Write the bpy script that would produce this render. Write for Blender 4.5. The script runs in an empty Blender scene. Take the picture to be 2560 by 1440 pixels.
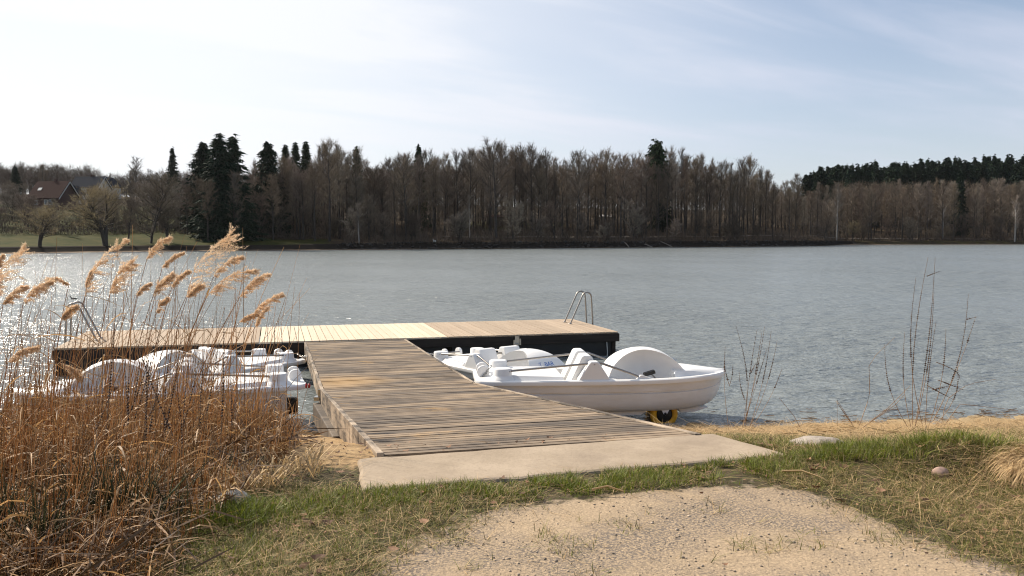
import bpy, math, random
import numpy as np
from mathutils import Vector, Matrix

# ------------------------------------------------------------------ camera
scene = bpy.context.scene
COL = scene.collection
FPX, HC = 2217.0, 2.82                      # focal length in photo pixels, eye height above the lake
PITCH = math.atan(130 / FPX)
cam_data = bpy.data.cameras.new('camera')
cam_data.sensor_width = 36.0
cam_data.lens = FPX / 2560 * 36
cam_data.clip_start, cam_data.clip_end = 0.1, 4000
cam = bpy.data.objects.new('camera', cam_data)
cam.location = (0, 0, HC)
cam.rotation_euler = (math.pi / 2 - PITCH, 0, 0)
COL.objects.link(cam)
scene.camera = cam

# ------------------------------------------------------------------ sky, sun, exposure
SUN_AZ, SUN_EL = math.radians(-52), math.radians(38)    # azimuth from +Y, negative = to the left
SUN_DIR = Vector((math.sin(SUN_AZ) * math.cos(SUN_EL), math.cos(SUN_AZ) * math.cos(SUN_EL), math.sin(SUN_EL)))
scene.view_settings.view_transform = 'Standard'
scene.view_settings.look = 'None'
scene.view_settings.gamma = 1
scene.view_settings.exposure = 0.42
scene.cycles.use_denoising = True
scene.cycles.filter_width = 1.1
scene.cycles.max_bounces = 5
scene.cycles.transparent_max_bounces = 8
scene.cycles.sample_clamp_indirect = 6

world = bpy.data.worlds.new('World')
scene.world = world
world.use_nodes = True
wn, wl = world.node_tree.nodes, world.node_tree.links
wn.clear()
def N(nodes, kind, **kw):
    n = nodes.new(kind)
    for k, v in kw.items():
        if k == 'inp':
            for i, val in v.items(): n.inputs[i].default_value = val
        else: setattr(n, k, v)
    return n
def M_(nodes, links, op, a, b=None, clamp=False):
    n = nodes.new('ShaderNodeMath'); n.operation = op; n.use_clamp = clamp
    for i, v in enumerate((a, b)):
        if v is None: continue
        if isinstance(v, (int, float)): n.inputs[i].default_value = v
        else: links.new(v, n.inputs[i])
    return n.outputs[0]
w_out = N(wn, 'ShaderNodeOutputWorld')
w_bg = N(wn, 'ShaderNodeBackground'); w_bg.inputs['Strength'].default_value = 0.090
sky = N(wn, 'ShaderNodeTexSky', sky_type='NISHITA', sun_disc=False, sun_elevation=SUN_EL,
        sun_rotation=SUN_AZ, altitude=400, air_density=1.0, dust_density=1.0, ozone_density=1.0)
tc = N(wn, 'ShaderNodeTexCoord')
sep = N(wn, 'ShaderNodeSeparateXYZ'); wl.new(tc.outputs['Generated'], sep.inputs[0])
m = lambda op, a, b=None, clamp=False: M_(wn, wl, op, a, b, clamp)
zz = m('ADD', m('MAXIMUM', sep.outputs['Z'], 0.0), 0.16)
cx, cy = m('DIVIDE', sep.outputs['X'], zz), m('DIVIDE', sep.outputs['Y'], zz)
# veil sheet coordinates, turned so that the streaks run the way the cirrus does
ca, sa = math.cos(math.radians(24)), math.sin(math.radians(24))
sx = m('ADD', m('MULTIPLY', cx, ca), m('MULTIPLY', cy, sa))
sy = m('SUBTRACT', m('MULTIPLY', cy, ca), m('MULTIPLY', cx, sa))
comb = N(wn, 'ShaderNodeCombineXYZ')
wl.new(m('MULTIPLY', sx, 0.32), comb.inputs[0]); wl.new(m('MULTIPLY', sy, 1.25), comb.inputs[1])
cn1 = N(wn, 'ShaderNodeTexNoise', inp={'Scale': 1.5, 'Detail': 9.0, 'Roughness': 0.58, 'Distortion': 0.5})
wl.new(comb.outputs[0], cn1.inputs['Vector'])
comb2 = N(wn, 'ShaderNodeCombineXYZ')
wl.new(m('MULTIPLY', sx, 0.6), comb2.inputs[0]); wl.new(m('MULTIPLY', sy, 0.9), comb2.inputs[1])
cn2 = N(wn, 'ShaderNodeTexNoise', inp={'Scale': 0.55, 'Detail': 4.0, 'Roughness': 0.5})
wl.new(comb2.outputs[0], cn2.inputs['Vector'])
streak = N(wn, 'ShaderNodeMapRange', inp={'From Min': 0.40, 'From Max': 0.72, 'To Min': 0.0, 'To Max': 1.0}); streak.interpolation_type = 'SMOOTHSTEP'
wl.new(cn1.outputs[0], streak.inputs[0])
broad = N(wn, 'ShaderNodeMapRange', inp={'From Min': 0.35, 'From Max': 0.65, 'To Min': 0.0, 'To Max': 1.0}); broad.interpolation_type = 'SMOOTHSTEP'
wl.new(cn2.outputs[0], broad.inputs[0])
dot = N(wn, 'ShaderNodeVectorMath', operation='DOT_PRODUCT'); dot.inputs[1].default_value = SUN_DIR
wl.new(tc.outputs['Generated'], dot.inputs[0])
near_sun = N(wn, 'ShaderNodeMapRange', inp={'From Min': 0.28, 'From Max': 0.82, 'To Min': 0.0, 'To Max': 1.0}); near_sun.interpolation_type = 'SMOOTHSTEP'
wl.new(dot.outputs['Value'], near_sun.inputs[0])
cover = m('ADD', m('ADD', m('MULTIPLY', near_sun.outputs[0], 0.70), 0.05), m('ADD', m('MULTIPLY', streak.outputs[0], 0.62), m('MULTIPLY', broad.outputs[0], 0.18)), True)
ahead = N(wn, 'ShaderNodeMapRange', inp={'From Min': -0.35, 'From Max': 0.15, 'To Min': 0.15, 'To Max': 1.0}); ahead.interpolation_type = 'SMOOTHSTEP'
wl.new(dot.outputs['Value'], ahead.inputs[0])           # the cirrus lies over the sunward half of the sky
low = N(wn, 'ShaderNodeMapRange', inp={'From Min': 0.30, 'From Max': 0.02, 'To Min': 0.0, 'To Max': 0.55}); low.interpolation_type = 'SMOOTHSTEP'
wl.new(sep.outputs['Z'], low.inputs[0])                 # milky air low over the horizon
cover = m('ADD', cover, m('MULTIPLY', m('SUBTRACT', 1.0, cover), low.outputs[0]))
veil = m('MULTIPLY', m('MULTIPLY', cover, 0.92), ahead.outputs[0])
vcol = N(wn, 'ShaderNodeMix', data_type='RGBA')
vcol.inputs['A'].default_value = (5.9, 6.2, 7.35, 1); vcol.inputs['B'].default_value = (8.5, 8.6, 8.8, 1)
wl.new(near_sun.outputs[0], vcol.inputs['Factor'])
wmix = N(wn, 'ShaderNodeMix', data_type='RGBA')
wl.new(veil, wmix.inputs['Factor']); wl.new(sky.outputs[0], wmix.inputs['A']); wl.new(vcol.outputs['Result'], wmix.inputs['B'])
wl.new(wmix.outputs['Result'], w_bg.inputs['Color']); wl.new(w_bg.outputs[0], w_out.inputs[0])

sun_data = bpy.data.lights.new('sun', 'SUN')
sun_data.energy, sun_data.angle, sun_data.color = 4.9, math.radians(0.6), (1.0, 0.90, 0.76)
sun = bpy.data.objects.new('sun', sun_data)
sun.rotation_euler = SUN_DIR.to_track_quat('Z', 'Y').to_euler()
sun.location = (-60, 60, 80)
COL.objects.link(sun)

# ------------------------------------------------------------------ helpers
rng = np.random.default_rng(7)
random.seed(7)
def at(px, py, z):                           # photo pixel -> point on the level z
    u, v = (px - 1280) / FPX, (720 - py) / FPX
    d = np.array((u, math.cos(PITCH) + v * math.sin(PITCH), -math.sin(PITCH) + v * math.cos(PITCH)))
    return np.array((0, 0, HC)) + d * ((z - HC) / d[2])
def dp(px, py, Y):                           # photo pixel -> point at the depth Y
    u, v = (px - 1280) / FPX, (720 - py) / FPX
    d = np.array((u, math.cos(PITCH) + v * math.sin(PITCH), -math.sin(PITCH) + v * math.cos(PITCH)))
    return np.array((0, 0, HC)) + d * (Y / d[1])
def _h(i, j, s):
    n = (i * 374761393 + j * 668265263 + s * 1442695041) & 0xFFFFFFFF
    n = ((n ^ (n >> 13)) * 1274126177) & 0xFFFFFFFF
    return ((n ^ (n >> 16)) & 0xFFFF) / 65535.0
def vnoise(x, y, s=0):
    x, y = np.asarray(x, float), np.asarray(y, float)
    i, j = np.floor(x).astype(np.int64), np.floor(y).astype(np.int64)
    fx, fy = x - i, y - j
    fx, fy = fx * fx * (3 - 2 * fx), fy * fy * (3 - 2 * fy)
    a, b, c, d = _h(i, j, s), _h(i + 1, j, s), _h(i, j + 1, s), _h(i + 1, j + 1, s)
    return (a * (1 - fx) + b * fx) * (1 - fy) + (c * (1 - fx) + d * fx) * fy
def fbm(x, y, s=0, o=4):
    t, a, n = 0, 0.5, 0
    for k in range(o):
        t = t + a * vnoise(x * 2 ** k, y * 2 ** k, s + k); n += a; a *= 0.5
    return t / n
def sstep(a, b, x):
    t = np.clip((np.asarray(x, float) - a) / (b - a), 0, 1); return t * t * (3 - 2 * t)
def in_poly(x, y, poly):
    x, y = np.asarray(x, float), np.asarray(y, float)
    r = np.zeros(x.shape, bool); n = len(poly)
    for k in range(n):
        x0, y0 = poly[k][:2]; x1, y1 = poly[(k + 1) % n][:2]
        c = ((y0 > y) != (y1 > y)) & (x < (x1 - x0) * (y - y0) / (y1 - y0 + 1e-12) + x0)
        r ^= c
    return r

class MB:
    """Collects vertices and faces, then links them as ONE mesh object."""
    def __init__(s): s.v, s.f, s.mi, s.sm, s.n = [], [], [], [], 0
    def add(s, v, f, mi=0, smooth=False):
        v = np.asarray(v, float).reshape(-1, 3)
        f = [np.asarray(q, np.int64) + s.n for q in f] if isinstance(f, list) else np.asarray(f, np.int64) + s.n
        s.v.append(v); s.f.append(f); s.mi.append(mi); s.sm.append(smooth); s.n += len(v)
        return s
    def box(s, c, size, ax=None, mi=0):
        d = np.array([(x, y, z) for x in (-.5, .5) for y in (-.5, .5) for z in (-.5, .5)]) * np.array(size)
        if ax is not None: d = d @ np.array(ax)
        return s.add(d + np.array(c), np.array([(0, 1, 3, 2), (4, 6, 7, 5), (0, 4, 5, 1), (2, 3, 7, 6), (0, 2, 6, 4), (1, 5, 7, 3)]), mi)
    def prism(s, prof, y0, y1, mi=0, plane='xz', smooth=False):
        p = np.array(prof, float); n = len(p)
        def lay(y):
            o = np.zeros((n, 3))
            if plane == 'xz': o[:, 0], o[:, 1], o[:, 2] = p[:, 0], y, p[:, 1]
            elif plane == 'xy': o[:, 0], o[:, 1], o[:, 2] = p[:, 0], p[:, 1], y
            else: o[:, 0], o[:, 1], o[:, 2] = y, p[:, 0], p[:, 1]
            return o
        f = [list(range(n))[::-1], list(range(n, 2 * n))] + [(k, (k + 1) % n, n + (k + 1) % n, n + k) for k in range(n)]
        return s.add(np.vstack((lay(y0), lay(y1))), f, mi, smooth)
    def tube(s, path, r, sides=6, mi=0, smooth=True, cap=True):
        p = np.array(path, float); n = len(p); r = np.broadcast_to(np.asarray(r, float), (n,))
        t = np.gradient(p, axis=0); t /= np.linalg.norm(t, axis=1)[:, None] + 1e-12
        ref = np.array((0, 0, 1.0)) if abs(t[:, 2]).mean() < 0.8 else np.array((1.0, 0, 0))
        a = np.cross(t, ref); a /= np.linalg.norm(a, axis=1)[:, None] + 1e-12
        b = np.cross(t, a)
        th = np.arange(sides) / sides * 2 * math.pi
        v = (p[:, None] + r[:, None, None] * (a[:, None] * np.cos(th)[None, :, None] + b[:, None] * np.sin(th)[None, :, None])).reshape(-1, 3)
        k = np.arange(n - 1)[:, None] * sides; j = np.arange(sides)[None]; j2 = (j + 1) % sides
        f = np.stack((k + j, k + j2, k + sides + j2, k + sides + j), -1).reshape(-1, 4)
        s.add(v, f, mi, smooth)
        if cap and sides > 3:
            s.add(v[:sides], [list(range(sides))], mi); s.add(v[-sides:], [list(range(sides))[::-1]], mi)
        return s
    def lathe(s, prof, c, axis='z', seg=24, mi=0, smooth=True, close=False):
        p = np.array(prof, float); n = len(p); th = np.arange(seg) / seg * 2 * math.pi
        R, H = p[:, 0], p[:, 1]
        v = np.zeros((n, seg, 3))
        v[..., 0], v[..., 1], v[..., 2] = R[:, None] * np.cos(th), R[:, None] * np.sin(th), H[:, None]
        if axis == 'y': v = v[..., [0, 2, 1]]
        v = v.reshape(-1, 3) + np.array(c)
        k = np.arange(n if close else n - 1)[:, None]; j = np.arange(seg)[None]; j2 = (j + 1) % seg
        k2 = (k + 1) % n
        f = np.stack((k * seg + j, k * seg + j2, k2 * seg + j2, k2 * seg + j), -1).reshape(-1, 4)
        return s.add(v, f, mi, smooth)
    def ball(s, c, r, seg=10, rings=7, mi=0, ax=None):
        th = np.linspace(0, math.pi, rings); ph = np.arange(seg) / seg * 2 * math.pi
        v = np.stack((np.sin(th)[:, None] * np.cos(ph), np.sin(th)[:, None] * np.sin(ph), np.cos(th)[:, None] + 0 * ph), -1).reshape(-1, 3) * np.array(r)
        if ax is not None: v = v @ np.array(ax)
        k = np.arange(rings - 1)[:, None] * seg; j = np.arange(seg)[None]; j2 = (j + 1) % seg
        return s.add(v + np.array(c), np.stack((k + j, k + seg + j, k + seg + j2, k + j2), -1).reshape(-1, 4), mi, True)
    def loft(s, sec, mi=0, smooth=True, closed=False):
        v = np.array(sec, float); n, k = v.shape[:2]
        i = np.arange(n - 1)[:, None]; kk = k if closed else k - 1
        j = np.arange(kk)[None]; j2 = (j + 1) % k
        return s.add(v.reshape(-1, 3), np.stack((i * k + j, i * k + j2, (i + 1) * k + j2, (i + 1) * k + j), -1).reshape(-1, 4), mi, smooth)
    def slivers(s, p, q, w, mi=0):
        """thin triangles from p to q, w wide at p"""
        p, q = np.asarray(p, float), np.asarray(q, float); n = len(p)
        d = q - p
        r = rng.normal(size=(n, 3)); a = np.cross(d, r); a /= np.linalg.norm(a, axis=1)[:, None] + 1e-9
        a *= np.broadcast_to(np.asarray(w, float), (n,))[:, None] * .5
        return s.add(np.stack((p - a, p + a, q), 1).reshape(-1, 3), np.arange(3 * n).reshape(-1, 3), mi)
    def ribbons(s, P, W, side, mi=0):
        """P (n,k,3) centre lines, W (n,k) widths, side (n,3) width direction"""
        P = np.asarray(P, float); n, k = P.shape[:2]
        o = side[:, None] * W[..., None] * .5
        v = np.stack((P - o, P + o), 2).reshape(n, 2 * k, 3)
        b = np.arange(n)[:, None, None] * 2 * k; j = np.arange(k - 1)[None, :, None] * 2
        f = (b + j + np.array((0, 1, 3, 2))[None, None]).reshape(-1, 4)
        return s.add(v.reshape(-1, 3), f, mi)
    def rods(s, P, R, sides=3, mi=0):
        """many thin tubes at once: P (n,k,3), R (n,k)"""
        P = np.asarray(P, float); n, k = P.shape[:2]
        t = P[:, -1] - P[:, 0]; t /= np.linalg.norm(t, axis=1)[:, None] + 1e-9
        a = np.cross(t, np.array((0.31, 0.9, 0.2))); a /= np.linalg.norm(a, axis=1)[:, None] + 1e-9
        b = np.cross(t, a)
        th = np.arange(sides) / sides * 2 * math.pi
        ring = a[:, None] * np.cos(th)[None, :, None] + b[:, None] * np.sin(th)[None, :, None]
        v = P[:, :, None] + ring[:, None] * R[:, :, None, None]
        base = np.arange(n)[:, None, None] * k * sides; i = np.arange(k - 1)[None, :, None] * sides; j = np.arange(sides)[None, None]; j2 = (j + 1) % sides
        f = np.stack((base + i + j, base + i + j2, base + i + sides + j2, base + i + sides + j), -1).reshape(-1, 4)
        return s.add(v.reshape(-1, 3), f, mi, True)
    def mesh(s, name, mats):
        me = bpy.data.meshes.new(name)
        v = np.vstack(s.v); me.vertices.add(len(v)); me.vertices.foreach_set('co', v.ravel())
        loops, sizes, mi, sm = [], [], [], []
        for f, i, k in zip(s.f, s.mi, s.sm):
            if isinstance(f, list):
                for q in f: loops.append(q); sizes.append(np.array([len(q)]))
                c = len(f)
            else:
                loops.append(f.ravel()); sizes.append(np.full(len(f), f.shape[1])); c = len(f)
            mi.append(np.full(c, i)); sm.append(np.full(c, k))
        loops, sizes = np.concatenate(loops), np.concatenate(sizes)
        me.loops.add(len(loops)); me.loops.foreach_set('vertex_index', loops.astype(np.int32))
        me.polygons.add(len(sizes))
        me.polygons.foreach_set('loop_start', np.concatenate(([0], np.cumsum(sizes)[:-1])).astype(np.int32))
        me.polygons.foreach_set('material_index', np.concatenate(mi).astype(np.int32))
        me.polygons.foreach_set('use_smooth', np.concatenate(sm))
        for mt in (mats if isinstance(mats, (list, tuple)) else [mats]): me.materials.append(mt)
        me.update(calc_edges=True)
        return me
    def build(s, name, mats, parent=None, loc=None, bevel=0, sharp=None):
        me = s.mesh(name, mats)
        if sharp: me.set_sharp_from_angle(angle=math.radians(sharp))
        o = bpy.data.objects.new(name, me); COL.objects.link(o)
        if parent: o.parent = parent
        if loc is not None: o.location = loc
        if bevel:
            b = o.modifiers.new('edge', 'BEVEL'); b.width = bevel; b.segments = 2; b.limit_method = 'ANGLE'
        return o

def tag(o, label=None, cat=None, group=None, kind=None):
    for k, v in (('label', label), ('category', cat), ('group', group), ('kind', kind)):
        if v: o[k] = v
    return o
def thing(name, label, cat, loc=(0, 0, 0), rz=0, group=None):
    o = bpy.data.objects.new(name, None); COL.objects.link(o)
    o.empty_display_size = .1
    o.location = [float(c) for c in loc]; o.rotation_euler = (0, 0, rz)
    return tag(o, label, cat, group)
def copy_tree(o, parent=None):
    c = o.copy(); COL.objects.link(c)
    if parent: c.parent = parent
    for ch in list(o.children): copy_tree(ch, c)
    return c

# ------------------------------------------------------------------ materials
def mat(name, col, rough=.7, var=0.0, scale=8.0, col2=None, bump=0.0, bscale=None, metal=0.0, island=0.0, transl=0.0, spec=.5, stretch=None, coat=0, each=0.0):
    """plain procedural material: two tones mixed by noise, tone per island, optional bump and translucency"""
    mt = bpy.data.materials.new(name); mt.use_nodes = True
    nt = mt.node_tree; n, l = nt.nodes, nt.links
    b = n['Principled BSDF']
    b.inputs['Roughness'].default_value = rough; b.inputs['Metallic'].default_value = metal
    b.inputs['Specular IOR Level'].default_value = spec
    b.inputs['Coat Weight'].default_value = coat
    c = N(n, 'ShaderNodeRGB'); c.outputs[0].default_value = (*col, 1); out = c.outputs[0]
    t = N(n, 'ShaderNodeTexCoord'); vec = t.outputs['Object']
    if stretch:
        mp = N(n, 'ShaderNodeMapping'); mp.inputs['Scale'].default_value = stretch
        l.new(vec, mp.inputs[0]); vec = mp.outputs[0]
    if col2 is not None or var:
        no = N(n, 'ShaderNodeTexNoise', inp={'Scale': scale, 'Detail': 6.0, 'Roughness': .6}); l.new(vec, no.inputs['Vector'])
        mr = N(n, 'ShaderNodeMapRange', inp={'From Min': .34, 'From Max': .66}); l.new(no.outputs[0], mr.inputs[0])
        mx = N(n, 'ShaderNodeMix', data_type='RGBA'); l.new(mr.outputs[0], mx.inputs['Factor']); l.new(out, mx.inputs['A'])
        mx.inputs['B'].default_value = (*(col2 if col2 is not None else [k * (1 - var) for k in col]), 1); out = mx.outputs['Result']
    if island:
        g = N(n, 'ShaderNodeNewGeometry')
        hs = N(n, 'ShaderNodeHueSaturation')
        mr = N(n, 'ShaderNodeMapRange', inp={'To Min': 1 - island, 'To Max': 1 + island}); l.new(g.outputs['Random Per Island'], mr.inputs[0])
        l.new(mr.outputs[0], hs.inputs['Value']); l.new(out, hs.inputs['Color']); out = hs.outputs[0]
    if each:
        oi = N(n, 'ShaderNodeObjectInfo'); hs = N(n, 'ShaderNodeHueSaturation')
        mr = N(n, 'ShaderNodeMapRange', inp={'To Min': 1 - each, 'To Max': 1 + each}); l.new(oi.outputs['Random'], mr.inputs[0])
        l.new(mr.outputs[0], hs.inputs['Value']); l.new(out, hs.inputs['Color'])
        hv_ = N(n, 'ShaderNodeMapRange', inp={'To Min': .49, 'To Max': .515}); l.new(M_(n, l, 'FRACT', M_(n, l, 'MULTIPLY', oi.outputs['Random'], 7.3)), hv_.inputs[0]); l.new(hv_.outputs[0], hs.inputs['Hue'])
        out = hs.outputs[0]
    l.new(out, b.inputs['Base Color'])
    if bump:
        bn = N(n, 'ShaderNodeTexNoise', inp={'Scale': bscale or scale * 3, 'Detail': 5.0}); l.new(vec, bn.inputs['Vector'])
        bp = N(n, 'ShaderNodeBump', inp={'Strength': 1.0, 'Distance': bump}); l.new(bn.outputs[0], bp.inputs['Height']); l.new(bp.outputs[0], b.inputs['Normal'])
    if transl:
        tr = N(n, 'ShaderNodeBsdfTranslucent'); l.new(out, tr.inputs[0])
        ms = N(n, 'ShaderNodeMixShader', inp={0: transl}); l.new(b.outputs[0], ms.inputs[1]); l.new(tr.outputs[0], ms.inputs[2])
        l.new(ms.outputs[0], n['Material Output'].inputs[0])
    return mt

def wood_mat(name, tones, grain=(1.2, 60, 40), stain=None, stain_amt=0.0, rough=.75, island=.16, bump=.002, sand=None, spill=None):
    """weathered boards: grain along local x, tone per board, blotchy stains of their own shape"""
    mt = bpy.data.materials.new(name); mt.use_nodes = True
    n, l = mt.node_tree.nodes, mt.node_tree.links; b = n['Principled BSDF']; b.inputs['Roughness'].default_value = rough
    b.inputs['Specular IOR Level'].default_value = .3
    t = N(n, 'ShaderNodeTexCoord'); mp = N(n, 'ShaderNodeMapping'); mp.inputs['Scale'].default_value = grain; l.new(t.outputs['Object'], mp.inputs[0])
    g = N(n, 'ShaderNodeNewGeometry')
    off = N(n, 'ShaderNodeVectorMath', operation='ADD'); l.new(mp.outputs[0], off.inputs[0])
    cb = N(n, 'ShaderNodeCombineXYZ'); l.new(M_(n, l, 'MULTIPLY', g.outputs['Random Per Island'], 37.0), cb.inputs[0]); l.new(cb.outputs[0], off.inputs[1])
    no = N(n, 'ShaderNodeTexNoise', inp={'Scale': 1.0, 'Detail': 5.0, 'Roughness': .65, 'Distortion': .3}); l.new(off.outputs[0], no.inputs['Vector'])
    cr = N(n, 'ShaderNodeValToRGB'); l.new(no.outputs[0], cr.inputs[0])
    cr.color_ramp.elements[0].position = .3; cr.color_ramp.elements[1].position = .7
    cr.color_ramp.elements[0].color = (*tones[0], 1); cr.color_ramp.elements[1].color = (*tones[-1], 1)
    if len(tones) > 2:
        e = cr.color_ramp.elements.new(.48); e.color = (*tones[1], 1)
    hs = N(n, 'ShaderNodeHueSaturation'); mr = N(n, 'ShaderNodeMapRange', inp={'To Min': 1 - island, 'To Max': 1 + island})
    l.new(g.outputs['Random Per Island'], mr.inputs[0]); l.new(mr.outputs[0], hs.inputs['Value']); l.new(cr.outputs[0], hs.inputs['Color'])
    out = hs.outputs[0]
    if stain:
        s1 = N(n, 'ShaderNodeTexNoise', inp={'Scale': 1.0, 'Detail': 6.0, 'Roughness': .68}); mps = N(n, 'ShaderNodeMapping'); mps.inputs['Scale'].default_value = (.75, 2.3, 2.3); l.new(t.outputs['Object'], mps.inputs[0]); l.new(mps.outputs[0], s1.inputs['Vector'])
        s2 = M_(n, l, 'ADD', s1.outputs[0], M_(n, l, 'MULTIPLY', no.outputs[0], .45))
        sm = N(n, 'ShaderNodeMapRange', inp={'From Min': .61, 'From Max': .82, 'To Max': stain_amt}); l.new(s2, sm.inputs[0])
        mx = N(n, 'ShaderNodeMix', data_type='RGBA'); l.new(sm.outputs[0], mx.inputs['Factor']); l.new(out, mx.inputs['A']); mx.inputs['B'].default_value = (*stain, 1); out = mx.outputs['Result']
    if sand:
        s3 = N(n, 'ShaderNodeTexNoise', inp={'Scale': 1.3, 'Detail': 8.0, 'Roughness': .75}); mp3 = N(n, 'ShaderNodeMapping'); mp3.inputs['Location'].default_value = sand[1]
        l.new(t.outputs['Object'], mp3.inputs[0]); l.new(mp3.outputs[0], s3.inputs['Vector'])
        sm = N(n, 'ShaderNodeMapRange', inp={'From Min': sand[2], 'From Max': sand[2] + .13, 'To Max': .8}); l.new(s3.outputs[0], sm.inputs[0])
        if not spill: spill = (50, 50, 0)
        dv = N(n, 'ShaderNodeVectorMath', operation='DISTANCE'); dv.inputs[1].default_value = spill; l.new(t.outputs['Object'], dv.inputs[0])      # spilt sand
        ds = N(n, 'ShaderNodeMapRange', inp={'From Min': .75, 'From Max': .15, 'To Max': .6}); l.new(M_(n, l, 'ADD', dv.outputs['Value'], M_(n, l, 'MULTIPLY', s3.outputs[0], .5)), ds.inputs[0]); ds.inputs['From Min'].default_value = 1.05; ds.inputs['From Max'].default_value = .45
        sf = M_(n, l, 'MAXIMUM', sm.outputs[0], ds.outputs[0])
        mx = N(n, 'ShaderNodeMix', data_type='RGBA'); l.new(sf, mx.inputs['Factor']); l.new(out, mx.inputs['A']); mx.inputs['B'].default_value = (*sand[0], 1); out = mx.outputs['Result']
    l.new(out, b.inputs['Base Color'])
    bp = N(n, 'ShaderNodeBump', inp={'Distance': bump}); l.new(no.outputs[0], bp.inputs['Height']); l.new(bp.outputs[0], b.inputs['Normal'])
    return mt

M = {}
M['old_deck'] = wood_mat('old_deck', [(.30, .22, .155), (.40, .305, .215), (.47, .37, .265)], island=.10)
M['new_deck'] = wood_mat('new_deck', [(.56, .46, .33), (.64, .53, .39), (.70, .59, .45)], island=.07)
M['walk'] = wood_mat('walk', [(.14, .10, .068), (.30, .22, .145), (.43, .325, .215)], stain=(.055, .045, .038), stain_amt=.85, island=.26, sand=((.48, .29, .11), (3.1, 1.2, 0), .58))
M['walk_outer'] = wood_mat('walk_outer', [(.14, .10, .068), (.30, .22, .145), (.43, .325, .215)], stain=(.055, .045, .038), stain_amt=.85, island=.26, sand=((.48, .29, .11), (3.1, 1.2, 0), .58), spill=(-.72, -6.25, 0))
M['walk_side'] = wood_mat('walk_side', [(.22, .17, .125), (.42, .33, .24), (.52, .42, .31)], grain=(2, 30, 30), stain=(.05, .04, .032), stain_amt=.95, island=.12)
M['bearer'] = wood_mat('bearer', [(.10, .078, .06), (.19, .15, .11), (.27, .21, .155)], grain=(2, 30, 30), stain=(.04, .032, .026), stain_amt=.8)
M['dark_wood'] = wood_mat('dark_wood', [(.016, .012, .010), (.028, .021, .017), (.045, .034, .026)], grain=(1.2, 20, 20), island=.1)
M['black_float'] = mat('black_float', (.012, .012, .013), .6, col2=(.022, .022, .022), scale=3)
M['steel'] = mat('steel', (.50, .49, .47), .28, metal=1.0, var=.15, scale=20)
M['rail_steel'] = mat('rail_steel', (.36, .335, .31), .38, metal=1.0, var=.1)
M['boat'] = mat('boat', (.82, .81, .79), .38, col2=(.77, .755, .73), scale=2.5)
M['boat_hull'] = mat('boat_hull', (.78, .765, .745), .34, col2=(.68, .65, .61), scale=2.2, stretch=(1, 1, 3))
M['black'] = mat('black', (.012, .012, .012), .5, var=.3)
M['yellow'] = mat('yellow', (.80, .42, .015), .5, col2=(.62, .30, .02), scale=9)
M['red'] = mat('red', (.45, .02, .02), .4, var=.2)
M['blue'] = mat('blue', (.03, .13, .42), .5, var=.1)
M['concrete'] = None
M['bark'] = mat('bark', (.060, .048, .038), .9, col2=(.035, .028, .023), scale=1.5)
M['bark_mid'] = mat('bark_mid', (.060, .045, .035), .9, col2=(.035, .027, .021), scale=1.5)
M['birch'] = mat('birch', (.50, .47, .43), .8, col2=(.20, .17, .15), scale=1.2, stretch=(1, 1, 4))
M['twig'] = mat('twig', (.150, .112, .082), .9, island=.35, each=.42)
M['twig_red'] = mat('twig_red', (.168, .122, .084), .9, island=.35, each=.42)
M['twig_grey'] = mat('twig_grey', (.225, .182, .142), .9, island=.3, each=.42)
M['twig_bud'] = mat('twig_bud', (.26, .205, .115), .85, island=.35, transl=.25)
M['needle'] = mat('needle', (.016, .030, .016), .75, island=.4, each=.3, spec=.1)
M['needle_light'] = mat('needle_light', (.030, .048, .020), .75, island=.4, spec=.1)
M['shrub'] = mat('shrub', (.105, .075, .052), .9, island=.4)
M['reed'] = mat('reed', (.41, .205, .068), .6, island=.5, transl=.35)
M['reed_pale'] = mat('reed_pale', (.46, .28, .13), .6, island=.45, transl=.35)
M['reed_litter'] = mat('reed_litter', (.15, .085, .042), .8, island=.6)
M['reed_leaf'] = mat('reed_leaf', (.44, .26, .11), .6, island=.4, transl=.4)
M['plume'] = mat('plume', (.84, .65, .45), .8, island=.3, transl=.45)
M['rush'] = mat('rush', (.045, .052, .014), .5, island=.5, transl=.15)
M['grass'] = mat('grass', (.15, .175, .014), .6, island=.7, transl=.28)
M['moss_grass'] = mat('moss_grass', (.155, .15, .035), .75, island=.75, transl=.22)
M['straw'] = mat('straw', (.52, .365, .185), .7, island=.4, transl=.3)
M['seed_stem'] = mat('seed_stem', (.26, .165, .095), .7, island=.3)
M['seed'] = mat('seed', (.045, .022, .013), .85, island=.5)
M['dead_leaf'] = mat('dead_leaf', (.22, .115, .06), .8, island=.5)
M['pebble'] = mat('pebble', (.36, .29, .22), .85, island=.5)
M['rock'] = mat('rock', (.50, .46, .41), .9, col2=(.28, .25, .21), scale=9, bump=.01)
M['roof_red'] = mat('roof_red', (.040, .020, .017), .95, spec=.1, col2=(.04, .019, .016), scale=2)
M['roof_dark'] = mat('roof_dark', (.022, .027, .038), .95, var=.3, spec=.08)
M['brick'] = mat('brick', (.10, .05, .038), .85, var=.3, scale=3)
M['plaster'] = mat('plaster', (.62, .61, .58), .8, var=.1)
M['window'] = mat('window', (.10, .12, .14), .15)
M['white_paint'] = mat('white_paint', (.78, .77, .75), .6, var=.06)
M['duck'] = mat('duck', (.012, .011, .010), .6, var=.3)
M['driftwood'] = mat('driftwood', (.36, .30, .24), .85, var=.4)
M['fence_wood'] = mat('fence_wood', (.20, .16, .12), .85, var=.3)
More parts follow.
